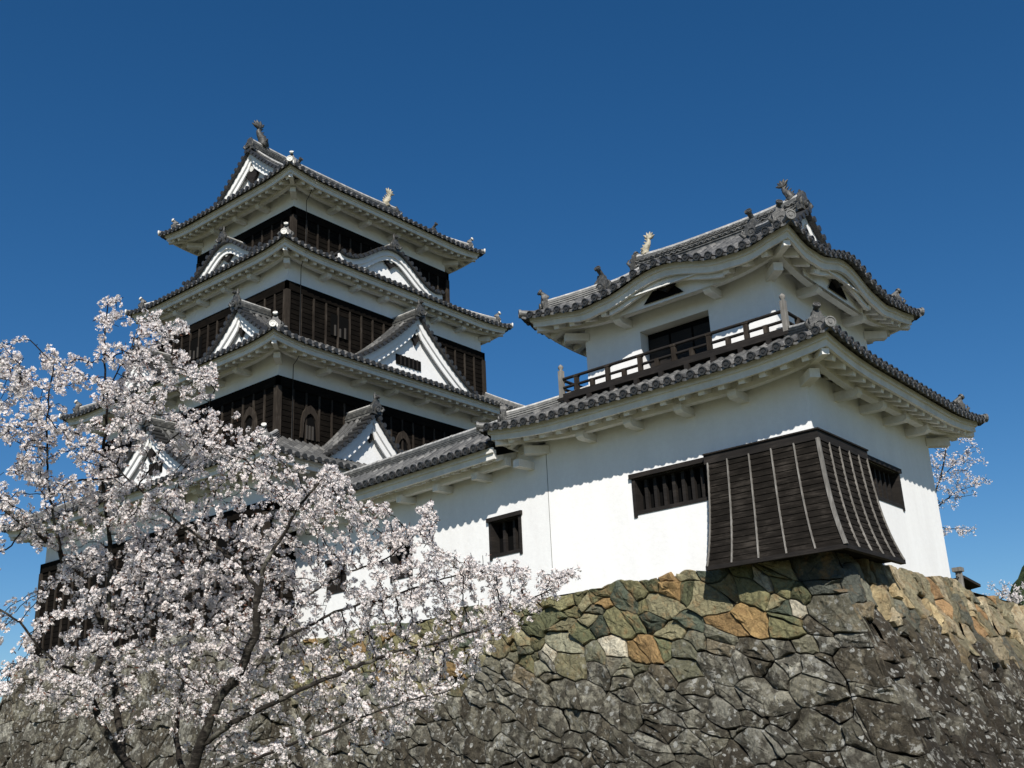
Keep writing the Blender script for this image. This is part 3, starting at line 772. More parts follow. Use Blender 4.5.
for k in (0, 1):                                                   # raised eave arches: second board and pendant
    q0, w, B = R2.bumps[k]; mb = MB(); half, nh = R2.dims(k); n_ = np.array((*FACES[k][0], 0.)); a_ = np.array((*FACES[k][1], 0.))
    us = np.linspace(q0 - .88 * w, q0 + .88 * w, 30); rows = []
    for q in us:
        z = R2.zz(k, q, 0); row = []
        for dd, dz in ((.155, -.20), (.155, -.36), (.22, -.36), (.22, -.20)):
            p = R2.P(k, q, dd); p[2] = z + dz; row.append(p)
        rows.append(row)
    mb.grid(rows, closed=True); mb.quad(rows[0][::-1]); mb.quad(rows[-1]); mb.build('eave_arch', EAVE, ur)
    pm, bm = MB(), MB(); O = R2.P(k, q0, .29); O[2] = 0
    pendant(pm, bm, O, a_, n_, R2.z0 + B - .26, .9, .26); pm.build('pendant', DARKWOOD, ur); bm.build('white_boss', WHITE, ur)
    bk = MB(); lens = MB()
    for xs, dd, zz0, mbx in ((.95, .34, -.36, bk), (.31, .31, -.30, lens)):
        qc = q0 + (.12 if mbx is lens else 0); us = np.linspace(qc - xs * w, qc + xs * w, 21); rows = []
        for q in us:
            r_ = abs(q - qc) / (xs * w); p = R2.P(k, q, dd); top = R2.zz(k, q, 0) - .22 if mbx is bk else R2.z0 - .30 + (B + .03) * (1 - r_ ** 1.7)
            a0 = p.copy(); a1 = p.copy(); a0[2] = R2.z0 + zz0; a1[2] = max(top, R2.z0 + zz0 + .005); rows.append([a0, a1])
        mbx.grid(rows)
    bk.build('arch_backing', EAVE, ur); lens.build('arch_opening', VOID, ur)
for sg, mt in ((-1, ORN), (1, GOLD)):
    f = MB(); fish(f, np.array((3, 3 + sg * 1.86, R2.z0 + R2.rise(3.15) + .42)), (0, sg, 0), .54); f.build('fish_ornament', mt, TU)
# balcony
BAL = bpy.data.objects.new('balcony', bpy.data.meshes.new('balcony'))
bpy.data.objects.remove(BAL)
bm = MB(); XB, Y0, Y1 = .22, .33, 5.64
bm.box((XB - .07, Y0 - .1, 4.12), (.58, 0, 0), (0, Y1 - Y0 + .2, 0), (0, 0, .07))
bm.box((XB - .04, Y0 - .06, 4.195), (.1, 0, 0), (0, Y1 - Y0 + .12, 0), (0, 0, .08))
for y in (Y0 - .03, Y1 - .03): bm.box((XB + .45, y - .06, 4.12), (.55, 0, 0), (0, .14, 0), (0, 0, .14)); bm.box((XB + .07, y - .02, 4.196), (.9, 0, 0), (0, .08, 0), (0, 0, .078))
for i in range(9): bm.box((.1, Y0 + .3 + i * .6, 3.86), (.7, 0, 0), (0, .09, 0), (0, 0, .255))
bal = bm.build('balcony', DARKWOOD, TU)
for z, t in ((4.42, .05), (4.62, .055)):
    r = MB(); r.tube([(XB, Y0 - .02, z), (XB, Y1 + .02, z)], t * .62, 8)
    for y in (Y0, Y1): r.tube([(XB, y, z), (XB + .98, y, z)], t * .62, 8)
    r.build('rail', DARKWOOD, bal)
nb = 13
for i in range(1, nb):
    y = Y0 + (Y1 - Y0) * i / nb; hgt = .36 if i % 2 == 0 else .17
    p = MB(); p.box((XB - .04, y - .045, 4.27), (.08, 0, 0), (0, .09, 0), (0, 0, hgt)); 
    if i % 2 == 0: p.box((XB - .05, y - .06, 4.585), (.1, 0, 0), (0, .12, 0), (0, 0, .03))
    p.build('baluster', BATTEN, bal)
for y in (Y0, Y1):
    p = MB(); p.box((XB - .05, y - .05, 4.1), (.10, 0, 0), (0, .10, 0), (0, 0, .72))
    p.tube([(XB, y, 4.82), (XB, y, 4.85), (XB, y, 4.89), (XB, y, 4.93), (XB, y, 4.97)], [.04, .036, .06, .055, .015], 10); p.build('corner_post', GREYWOOD, bal)
    p = MB(); p.box((XB + .5, y - .04, 4.27), (.08, 0, 0), (0, .08, 0), (0, 0, .36)); p.build('baluster', BATTEN, bal)
# stone-drop chute on the corner
def chute():
    zt, zb, M_ = 1.95, -.04, 17
    def o(t): return .12 + .17 * t + .24 * t ** 3
    W0, W1 = 2.12, 1.99
    mb = MB()
    def L(t, u): f = o(t); return np.array((-f, -f + (W0 + f) * u, zt + (zb - zt) * t))       # left-hand panel
    def Rr(t, u): f = o(t); return np.array((-f + (W1 + f) * u, -f, zt + (zb - zt) * t))
    for fn, nrm in ((L, np.array((-1., 0, 0))), (Rr, np.array((0, -1., 0)))):
        for i in range(M_):
            t0, t1 = i / M_, (i + 1) / M_
            A = [fn(t0, u) + nrm * .0 for u in (0, 1)]; B = [fn(t1, u) + nrm * .014 for u in (0, 1)]; Cc = [fn(t1, u) for u in (0, 1)]
            B[0] = B[0] + (np.array((0, -.014, 0)) if fn is L else np.array((-.014, 0, 0)))
            mb.quad([A[0], A[1], B[1], B[0]]); mb.quad([B[0], B[1], Cc[1], Cc[0]])
    f = o(1)
    mb.quad([L(1, 1), L(1, 0), Rr(1, 1), np.array((W1, .0, zb)), np.array((0, 0, zb)), np.array((0, W0, zb))])
    n_ = 12
    for i in range(n_):
        t0, t1 = i / n_, (i + 1) / n_
        mb.quad([L(t0, 1), L(t1, 1), np.array((.02, W0, zt + (zb - zt) * t1)), np.array((.02, W0, zt + (zb - zt) * t0))])
        mb.quad([Rr(t0, 1), Rr(t1, 1), np.array((W1, .02, zt + (zb - zt) * t1)), np.array((W1, .02, zt + (zb - zt) * t0))])
    c = mb.build('stone_drop_chute', CHUTE, TU)
    ts = np.linspace(0, 1, 12)
    for fn, ax, nrm in ((L, np.array((0, 1., 0)), np.array((-1., 0, 0))), (Rr, np.array((1., 0, 0)), np.array((0, -1., 0)))):
        for u in (.2, .4, .6, .8, .985):
            hw = .012 if fn is L else .008; b = MB(); b.grid([[fn(t, u) + ax * x + nrm * y for x, y in ((-hw, .0), (hw, .0), (hw, .035), (-hw, .035))] for t in ts], closed=True)
            b.quad([fn(1, u) + ax * x + nrm * y for x, y in ((-hw, .0), (hw, .0), (hw, .035), (-hw, .035))])
            b.build('batten', GREYWOOD, c)
    b = MB(); b.grid([[L(t, 0) + np.array((x, y, 0)) for x, y in ((-.05, -.05), (.025, -.035), (.03, .03), (-.035, .025))] for t in ts], closed=True)
    b.quad([L(1, 0) + np.array((x, y, 0)) for x, y in ((-.05, -.05), (.025, -.035), (.03, .03), (-.035, .025))]); b.build('corner_batten', GREYWOOD, c)
    b = MB()
    for z0, z1, e in ((1.93, 2.10, .145), (2.103, 2.13, .175)):
        b.box((-e, -e, z0), (e + .0, 0, 0), (0, W0 + e + .04, 0), (0, 0, z1 - z0)); b.box((.003, -e, z0), (W1 + .03, 0, 0), (0, e, 0), (0, 0, z1 - z0))
    b.build('top_beam', DARKWOOD, c)
    b = MB()
    for z0, e0 in ((zb - .07, f + .02),):
        b.box((-e0, -e0, z0), (.1, 0, 0), (0, W0 + e0, 0), (0, 0, .075)); b.box((-e0 + .103, -e0, z0), (W1 + e0 - .1, 0, 0), (0, .1, 0), (0, 0, .075))
    b.build('bottom_rail', DARKWOOD, c)
chute()
s = MB(); s.box((-.005, 5.994, -.02), (.005, 0, 0), (0, .011, 0), (0, 0, 3.0)); s.build('wall_seam', mat('seam_grey', (.16, .155, .15), .9, .1), TU)

# ================================================================== CONNECTING GALLERY
GA = thing('connecting_gallery', 'low white plastered gallery with a single grey tile roof between the turret and the keep', 'gallery', (.3, 10, 0))
gd = np.array((math.sin(TH), math.cos(TH), 0.)); gn = np.array((-math.cos(TH), math.sin(TH), 0.)); gO = np.array((0., 6.0, 0.)); Zv = lambda z: np.array((0, 0, z))
gw = MB(); wins = [(.85, 1.78, 1.06, 1.84), (4.45, 5.2, 1.06, 1.84), (7.0, 7.75, 1.06, 1.84)]
wall_face(gw, gO + gd * .003, gd[:2], gn[:2], 9.7, -.02, 3.2, wins); gw.build('gallery_wall', PLASTER, GA)
for w_ in wins: window(GA, gO, gd[:2], gn[:2], *w_, bars=2)
# roof: two slopes along the gallery
def groof():
    ov, zt, D = .82, 3.20, 1.22; t0, t1 = .95, 9.6
    P = lambda t, dd, dz=0.: gO + gd * t + gn * (ov - dd) + Zv(zt + (.60 * dd + .04 * dd * dd if dd > 0 else .2 * dd) + dz)
    mb = MB(); ts = np.arange(t0, t1, .25)
    for i in range(len(ts) - 1):
        mb.grid([[P(q, dd, .035 + dp) for q, dp in ((ts[i], 0), (ts[i] + .125, -.045), (ts[i] + .25, 0))] for dd in np.linspace(-.15, D, 8)], [[(q + 50, dd * 1.1 + 50) for q in (ts[i], ts[i] + .12, ts[i] + .25)] for dd in np.linspace(-.15, D, 8)])
        mb.grid([[P(q, -.15, z) for q in (ts[i], ts[i] + .25)] for z in (-.01, .035)])
    for q in ts:
        sq = [-.17]
        for j in range(1, 5): sq += [j * .28 - .004, j * .28 + .004]
        sq.append(D); rr = []
        for j, dd in enumerate(sq):
            r = .07 if j % 2 == 0 else .064
            rr.append([P(q, dd, .03) + gd * r * math.cos(math.pi * x / 5) + Zv(r * 1.15 * math.sin(math.pi * x / 5)) for x in range(6)])
        mb.grid(rr, [[(q + 50, dd * 1.1 + 50)] * 6 for dd in sq], sm=True)
        mb.disc(P(q, -.17, .045) + gn * .02, gn - Zv(.12), .09, .06, 10)
    top = P(t0, D, .03); e = P(t1, D, .03)
    mb.quad([top, e, e - gn * 1.6 - Zv(.75), top - gn * 1.6 - Zv(.75)])
    r = mb.build('roof', TILE, GA)
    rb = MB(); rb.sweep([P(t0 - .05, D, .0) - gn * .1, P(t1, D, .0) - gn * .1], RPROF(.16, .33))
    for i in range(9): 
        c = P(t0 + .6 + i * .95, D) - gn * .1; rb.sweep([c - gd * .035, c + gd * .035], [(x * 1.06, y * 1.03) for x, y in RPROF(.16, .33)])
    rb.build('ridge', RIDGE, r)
    ed = MB()
    for j in range(5): dd = .0 + j * .27; c = P(t0, dd, .07); ed.tube([c + gd * .25, c - gd * .06], .07, 8); ed.disc(c - gd * .08, -gd, .085, .04, 10)
    ed.build('verge_tiles', TILE, r)
    em = MB(); ta = .80
    for d0, d1, z0, z1 in ((.0, .05, -.02, -.13), (.05, .115, -.06, -.26)):
        em.box(P(t0, d0)*0 + gO + gd * ta + gn * (ov - d1) + Zv(zt + z1), gd * (t1 - ta), gn * (d1 - d0), Zv(z0 - z1))
    sf = lambda dd: zt - .19 + .30 * (dd - .1)
    em.quad([gO + gd * ta + gn * (ov - .1) + Zv(sf(.1)), gO + gd * t1 + gn * (ov - .1) + Zv(sf(.1)), gO + gd * t1 - gn * .05 + Zv(sf(ov + .05)), gO + gd * ta - gn * .05 + Zv(sf(ov + .05))])
    q = ta + .1
    while q < t1:
        em.bar(gO + gd * q + gn * (ov - .13) + Zv(sf(.13) - .055), gO + gd * q + Zv(sf(ov) - .055), .10, .12); q += .33
    em.box(gO + gd * ta + gn * (ov * .5 - .15) + Zv(sf(.41) - .25), gd * (t1 - ta), gn * .15, Zv(.19))
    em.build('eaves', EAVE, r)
    for i in range(7):
        b = MB(); b.box(gO + gd * (.35 + i * 1.3) - gn * .02 + Zv(sf(.41) - .38), gd * .18, gn * .5, Zv(.16)); b.build('bracket', EAVE, r)
groof()
# ================================================================== KEEP
KP = thing('castle_keep', 'four-tiered castle keep of white plaster and dark boards with stacked grey roofs and white gables', 'castle keep', (KX, KY, 0))
HX = {4: (3.683, 2.618), 3: (4.587, 3.522), 2: (5.665, 4.600), 1: (6.83, 5.765)}
ZB = {4: 14.75, 3: 11.45, 2: 7.72, 1: 3.62}; OV = {4: .954, 3: .722, 2: .996, 1: .938}; ZT = {4: 15.49, 3: 12.36, 2: 8.50, 1: 4.67}
BASE = {4: 13.0, 3: 9.2, 2: 5.2, 1: .48}
RF = {}
for i in (4, 3, 2, 1):
    hx, hy = HX[i]; ov = OV[i]
    if i == 4: RF[i] = Roof(KX, KY, hx + ov, hy + ov, ZT[i], .45, .073, hy + ov, lift=.15, Lc=1.6, gable='x', dg=1.0)
    else:
        D = hx + ov - HX[i + 1][0]; RF[i] = Roof(KX, KY, hx + ov, hy + ov, ZT[i], .46, .05, D, lift=.15, Lc=1.6)
def keep_wall(i):
    hx, hy = HX[i]; z0, z1 = BASE[i], ZT[i] + .1; mb = MB()
    mb.box((KX - hx, KY - hy, z0), (2 * hx, 0, 0), (0, 2 * hy, 0), (0, 0, z1 - z0)); w = mb.build('storey_wall', PLASTER, KP)
    zb = ZB[i]; o0 = .05; wood = MB(); bat = MB()
    for k in range(4):
        n_, a_ = FACES[k]; nv = np.array((*n_, 0.)); av = np.array((*a_, 0.)); half, nh = (hy, hx) if k in (0, 2) else (hx, hy)
        C = np.array((KX, KY, 0.)) + nv * nh
        z = z0; stp = .17
        while z < zb - .05:
            zz = min(z + stp, zb - .02)
            e0, e1 = o0 + .015, o0
            wood.quad([C - av * (half + e0) + nv * e0 + Zv(z), C + av * (half + e0) + nv * e0 + Zv(z), C + av * (half + e1) + nv * e1 + Zv(zz), C - av * (half + e1) + nv * e1 + Zv(zz)])
            wood.quad([C - av * (half + e0) + nv * e0 + Zv(z), C + av * (half + e0) + nv * e0 + Zv(z), C + av * half + Zv(z), C - av * half + Zv(z)])
            z = zz
        ex = .10
        wood.box(C - av * (half + ex) + Zv(zb - .30), av * 2 * (half + ex), nv * ex, Zv(.30))
        m_ = int(round(2 * half / .5))
        for j in range(1, m_):
            q = -half + 2 * half * j / m_
            bat.box(C + av * (q - .03) + nv * .04 + Zv(z0), av * .06, nv * .055, Zv(zb - .301 - z0))
    for sx in (-1, 1):
        for sy in (-1, 1): bat.box((KX + sx * (hx + .0) - .085 + sx * .03, KY + sy * hy - .085 + sy * .03, z0), (.17, 0, 0), (0, .17, 0), (0, 0, zb - .303 - z0))
    wd = wood.build('weatherboarding', BOARD, w); bat.build('batten_framing', BATTEN, w)
    return w
KW = {i: keep_wall(i) for i in (4, 3, 2, 1)}
for i in (4, 3, 2, 1):
    r = tiles(RF[i], 'roof', KP, stepped=False, rad=.066); eaves(RF[i], OV[i], r, br_sp=1.35, raf_sp=.36)
    hip_ridges(RF[i], r, s=1.0, white=True)
    if i == 4: irimoya_top(RF[4], r, ridge_h=.45, over=.24, pend=(1.2, .95))
for sg in (-1, 1):
    f = MB(); fish(f, np.array((KX + sg * 3.2, KY, RF[4].z0 + RF[4].rise(3.572) + .42)), (-sg, 0, 0), .95 if sg < 0 else .82); f.build('fish_ornament', GOLD if sg > 0 else ORN, KP)
L_, R_ = ((0, 1), (-1, 0)), ((1, 0), (0, -1))
dormer(KP, 'curved_gable', (KX, 17.43, 0), *R_, prof_kara(2.5, 13.12, 14.08), 1.1, kara=True, pend=(1.0, .42), bw=.2, label='curved bell-shaped gable over the third roof on the right face')
dormer(KP, 'curved_gable', (2.1, KY, 0), *L_, prof_kara(2.25, 13.12, 14.02), 1.1, kara=True, pend=(1.0, .42), bw=.2, label='curved bell-shaped gable over the third roof on the left face')
dormer(KP, 'triangular_gable', (KX, 16.25, 0), *R_, prof_chidori(2.85, 8.95, 11.2), 1.4, pend=(.75, .6), window=(-.85, .3, 9.38, 9.72), label='wide white triangular gable with a barred slot window')
for yy in (18.25, 23.73): dormer(KP, 'triangular_gable', (.82, yy, 0), *L_, prof_chidori(1.75, 9.0, 10.38), 1.4, pend=(.6, .5))
dormer(KP, 'triangular_gable', (3.56, 15.15, 0), *R_, prof_chidori(1.75, 5.2, 6.82), 1.5, pend=(.55, .45))
dormer(KP, 'triangular_gable', (-.3, KY, 0), *L_, prof_chidori(2.5, 5.1, 6.98), 1.5, pend=(1.0, .7), window=(-.55, .15, 5.5, 5.85))
# keep windows
def keep_window(i, k, q, z0, z1, w, bars=3):
    hx, hy = HX[i]; n_, a_ = FACES[k]; nv = np.array((*n_, 0.)); av = np.array((*a_, 0.)); half, nh = (hy, hx) if k in (0, 2) else (hx, hy)
    C = np.array((KX, KY, 0.)) + nv * (nh + .062) + av * q
    b = MB(); b.box(C - av * w / 2 + Zv(z0), av * w, nv * .03, Zv(z1 - z0)); b.build('lattice_window', VOID, KW[i])
    s = MB()
    for j in range(bars): s.box(C + av * (-w / 2 + w * (j + .75) / (bars + .5) - .03) + nv * .034 + Zv(z0), av * .06, nv * .03, Zv((z1 - z0) * (.5 if j != 1 else .4)))
    s.build('window_slats', SLAT, KW[i])
def arched_window(i, k, q, z0, z1, w):
    hx, hy = HX[i]; n_, a_ = FACES[k]; nv = np.array((*n_, 0.)); av = np.array((*a_, 0.)); half, nh = (hy, hx) if k in (0, 2) else (hx, hy)
    C = np.array((KX, KY, 0.)) + nv * (nh + .062) + av * q
    def ol(s): 
        H = (z1 - z0) * s
        pts = [(-.5 * s, 0), (-.46 * s, .3), (-.44 * s, .55), (-.36 * s, .76), (-.2 * s, .92), (0, 1.), (.2 * s, .92), (.36 * s, .76), (.44 * s, .55), (.46 * s, .3), (.5 * s, 0)]
        return [C + av * x * w + Zv(z0 + y * H) for x, y in pts]
    o1, o2 = ol(1.), ol(.76); f = MB()
    f.grid([[a, a + nv * .07, b + nv * .07, b] for a, b in zip(o1, o2)], closed=True); fr = f.build('arched_window', BATTEN, KW[i])
    v = MB(); v.quad([p + nv * .01 for p in o2]); v.build('window_opening', VOID, KW[i])
    s = MB()
    for x in (-.2, .0, .2): s.box(C + av * (x * w * .8 - .03) + nv * .016 + Zv(z0), av * .06, nv * .03, Zv((z1 - z0) * .4))
    s.build('window_slats', SLAT, KW[i])
for x in (2.08, 4.1, 5.9, 7.4, 9.3): arched_window(2, 1, x - KX, 6.0, 7.05, .72)
for y in (17.55, 19.3, 22.6, 24.4): arched_window(2, 0, y - KY, 6.0, 7.05, .72)
for x in (4.15, 9.1): keep_window(3, 1, x - KX, 10.1, 10.85, .75)
for y in (19.9, 22.2): keep_window(3, 0, y - KY, 10.1, 10.85, .75)
for y in (17.2, 20.0, 22.8): keep_window(1, 0, y - KY, 1.6, 2.9, 1.4, 5)
# lightning conductor cables down the front corner
for i in (4, 3, 2):
    hx, hy = HX[i]; cb = MB(); x = KX - hx + .42; y = KY - hy
    cb.tube([(x - .3, y - OV[i] - .02, ZT[i] - .05), (x - .1, y - OV[i] * .4, ZT[i] - .32), (x, y - .14, ZT[i] - .35), (x, y - .14, BASE[i] + .3)], .011, 5); cb.build('lightning_cable', CABLE, KW[i])

# ================================================================== GROUND, HILL, YARD
def b_ground(n, b):
    q = noise_n(n, .35, 8, .7); q2 = noise_n(n, 6, 6, .7)
    v = math_n(n, 'ADD', math_n(n, 'MULTIPLY', q.outputs[0], .5), math_n(n, 'MULTIPLY', q2.outputs[0], .5))
    r = ramp(n, v, [(.35, (.05, .065, .025)), (.5, (.11, .11, .055)), (.65, (.24, .21, .15))]); n.links.new(r.outputs[0], b.inputs['Base Color']); bump(n, b, q2.outputs[0], .5, .05)
GROUND = mat('grass_and_gravel', rough=.95, spec=.1, build=b_ground)
g = MB(); S_ = 3000
xs = [-S_, -200, -60, -30, -15, 0, 20, 60, 200, S_]
g.grid([[(x, y, -HB - (0 if -30 < x < 60 and -60 < y < 60 else .0)) for x in xs] for y in xs])
o = g.build('ground', GROUND); o['kind'] = 'structure'
y_ = MB(); y_.quad([(-.0, 0.02, -.08), (13.1, .02, -.08), (13.1, 30, -.08), (2., 30, -.08)]); o = y_.build('castle_yard', GROUND); o['kind'] = 'structure'
def b_hill(n, b):
    q = noise_n(n, .22, 6, .75); r = ramp(n, q.outputs[0], [(.35, (.018, .028, .014)), (.55, (.05, .07, .03)), (.7, (.09, .10, .05))]); n.links.new(r.outputs[0], b.inputs['Base Color']); bump(n, b, q.outputs[0], 1, 2.)
HILL = mat('wooded_hill', rough=1, spec=.05, build=b_hill)
hb = MB(); rows = []
def hz(x, y):
    d1 = ((x - 330) / 90) ** 2 + ((y - 41.5) / 47) ** 2
    h = 104 * math.exp(-d1 * 1.3)
    h += (noise.noise(Vector((x * .07, y * .07, 0))) * 4 + noise.noise(Vector((x * .3, y * .3, 2))) * 1.8 + noise.noise(Vector((x * .9, y * .9, 5))) * .8) * min(1, h / 10)
    return h - HB - .5
for i in range(100):
    rows.append([(210 + 2.4 * i, -90 + 2. * j, hz(210 + 2.4 * i, -90 + 2. * j)) for j in range(120)])
hb.grid(rows); o = hb.build('hill', HILL); o['kind'] = 'structure'

# ================================================================== SMALL THINGS BY THE RIGHT WALL
p = MB(); p.tube([(7.66, .35, -.6), (7.64, .35, .0), (7.60, .33, .46)], [.085, .08, .075], 9); p.box((7.49, .24, .44), (.22, 0, 0), (0, .2, 0), (0, 0, .09))
for z in (.12, .30): p.tube([(7.60, .33, z), (7.36, .33, z + .03)], .014, 5)
p.tube([(7.74, .3, -.5), (7.74, .3, .0)], .06, 7)
tag(p.build('wooden_post', GREYWOOD), 'weathered wooden post standing on the stone wall beside the white turret', 'post')
sh = thing('roofed_notice_board', 'small dark roofed board peeking over the stone wall behind the wooden post', 'notice board', (8.2, .9, -.1))
p = MB(); c = np.array((8.25, .5, .2)); a = np.array((.76, -.64, 0)); b_ = np.array((.64, .76, 0))
L0 = [c - a * .45 + Zv(.05), c - a * .12 + Zv(.20), c + a * .26 - Zv(.01)]
p.grid([[q - b_ * .3 for q in L0], [q + b_ * .3 for q in L0]]); p.grid([[q - b_ * .3 - Zv(.06) for q in L0], [q + b_ * .3 - Zv(.06) for q in L0]]); p.grid([[q - b_ * .3 for q in L0], [q - b_ * .3 - Zv(.06) for q in L0]]); p.quad([L0[2] - b_ * .3, L0[2] + b_ * .3, L0[2] + b_ * .3 - Zv(.06), L0[2] - b_ * .3 - Zv(.06)])
p.build('board_roof', DARKWOOD, sh)
for x in (-.25, -.03, .17): q = MB(); q.box(c + a * x - Zv(.7), (.06, 0, 0), (0, .06, 0), (0, 0, .7)); q.build('board_post', BATTEN, sh)
# ================================================================== CHERRY TREES
def b_bark(n, b):
    tc = N(n, 'ShaderNodeTexCoord'); mp = N(n, 'ShaderNodeMapping'); mp.inputs['Scale'].default_value = (1, 1, 2.5); n.links.new(tc.outputs['Object'], mp.inputs['Vector'])
    q = noise_n(n, 9, 7, .7, mp.outputs[0]); q2 = noise_n(n, 3, 5, .7)
    r = ramp(n, q.outputs[0], [(.34, (.010, .008, .007)), (.54, (.028, .024, .020)), (.70, (.11, .10, .085))])
    l = ramp(n, q2.outputs[0], [(.54, (0,) * 3), (.66, (1,) * 3)])
    c = mix(n, math_n(n, 'MULTIPLY', l.outputs[0], .5), r.outputs[0], (.22, .21, .17)); n.links.new(c, b.inputs['Base Color']); bump(n, b, q.outputs[0], .9, .03)
BARK = mat('lichened_cherry_bark', rough=.9, spec=.15, build=b_bark)
TWIG = mat('dark_cherry_twig', (.016, .012, .010), .85, .15)
def mat_petal():
    M = bpy.data.materials.new('cherry_petal'); M.use_nodes = True; n = M.node_tree; n.nodes.clear()
    at = N(n, 'ShaderNodeAttribute'); at.attribute_name = 'petal'
    d = N(n, 'ShaderNodeBsdfDiffuse'); t = N(n, 'ShaderNodeBsdfTranslucent'); a = N(n, 'ShaderNodeMixShader'); a.inputs[0].default_value = .33
    o = N(n, 'ShaderNodeOutputMaterial')
    n.links.new(at.outputs[0], d.inputs[0]); n.links.new(at.outputs[0], t.inputs[0]); n.links.new(d.outputs[0], a.inputs[1]); n.links.new(t.outputs[0], a.inputs[2]); n.links.new(a.outputs[0], o.inputs[0])
    return M
PETAL = mat_petal()
def unpx(u, v, dist):
    d = FWD + RGT * (u - 512) / FPX - UPV * (v - 384) / FPX
    return CAM + d * dist
def in_poly(P, poly):
    x, y = P[:, 0], P[:, 1]; c = np.zeros(len(P), bool); j = len(poly) - 1
    for i in range(len(poly)):
        xi, yi = poly[i]; xj, yj = poly[j]
        hit = ((yi > y) != (yj > y)) & (x < (xj - xi) * (y - yi) / (yj - yi + 1e-12) + xi); c ^= hit; j = i
    return c
def colonize(nodes, par, att, infl, kill, step, iters, rng):
    """space colonisation: grow the branch graph toward attraction points"""
    nodes = [np.asarray(p, float) for p in nodes]; par = list(par)
    A = np.asarray(att); N_ = np.array(nodes)
    near = np.full(len(A), 1e9); who = np.zeros(len(A), int)
    def upd(lo):
        nonlocal near, who
        B = N_[lo:]
        for s_ in range(0, len(B), 400):
            D = np.linalg.norm(A[:, None, :] - B[None, s_:s_ + 400, :], axis=2); m_ = D.min(1); w_ = D.argmin(1) + lo + s_
            g_ = m_ < near; near[g_] = m_[g_]; who[g_] = w_[g_]
    upd(0)
    for it in range(iters):
        act = near < infl
        if not act.any(): break
        vec = A[act] - N_[who[act]]; vec /= np.linalg.norm(vec, axis=1)[:, None] + 1e-9
        acc = {}
        for w_, v_ in zip(who[act], vec): acc[w_] = acc.get(w_, 0) + v_
        new = []
        for w_, v_ in acc.items():
            v_ = v_ / (np.linalg.norm(v_) + 1e-9) + rng.normal(0, .22, 3) + np.array((0, 0, .12)); v_ /= np.linalg.norm(v_)
            p = N_[w_] + v_ * step; new.append((p, w_))
        lo = len(N_); N_ = np.vstack([N_, [p for p, w_ in new]]); par += [w_ for p, w_ in new]
        upd(lo)
        keep = near > kill; A = A[keep]; near = near[keep]; who = who[keep]
        if len(A) == 0: break
    return N_, np.array(par)
def radii(N_, par, r0, ex=2.4, fixed=None):
    acc = np.zeros(len(N_)); child = np.zeros(len(N_), int)
    for i in range(len(N_) - 1, -1, -1):
        if acc[i] == 0: acc[i] = r0 ** ex
        if par[i] >= 0: acc[par[i]] += acc[i]; child[par[i]] += 1
    r = acc ** (1 / ex)
    return r, child
def chains(N_, par, r, main):
    """split graph into chains (main-limb chains first)"""
    kids = {}
    for i, p in enumerate(par):
        if p >= 0: kids.setdefault(p, []).append(i)
    out = []
    stack = [(i, -1) for i in range(len(N_)) if par[i] < 0]
    while stack:
        i, frm = stack.pop(); ch = [frm, i] if frm >= 0 else [i]
        while True:
            ks = sorted(kids.get(i, []), key=lambda q: (-main[q], -r[q]))
            if not ks: break
            for q in ks[1:]: stack.append((q, i))
            i = ks[0]; ch.append(i)
        out.append(ch)
    return out
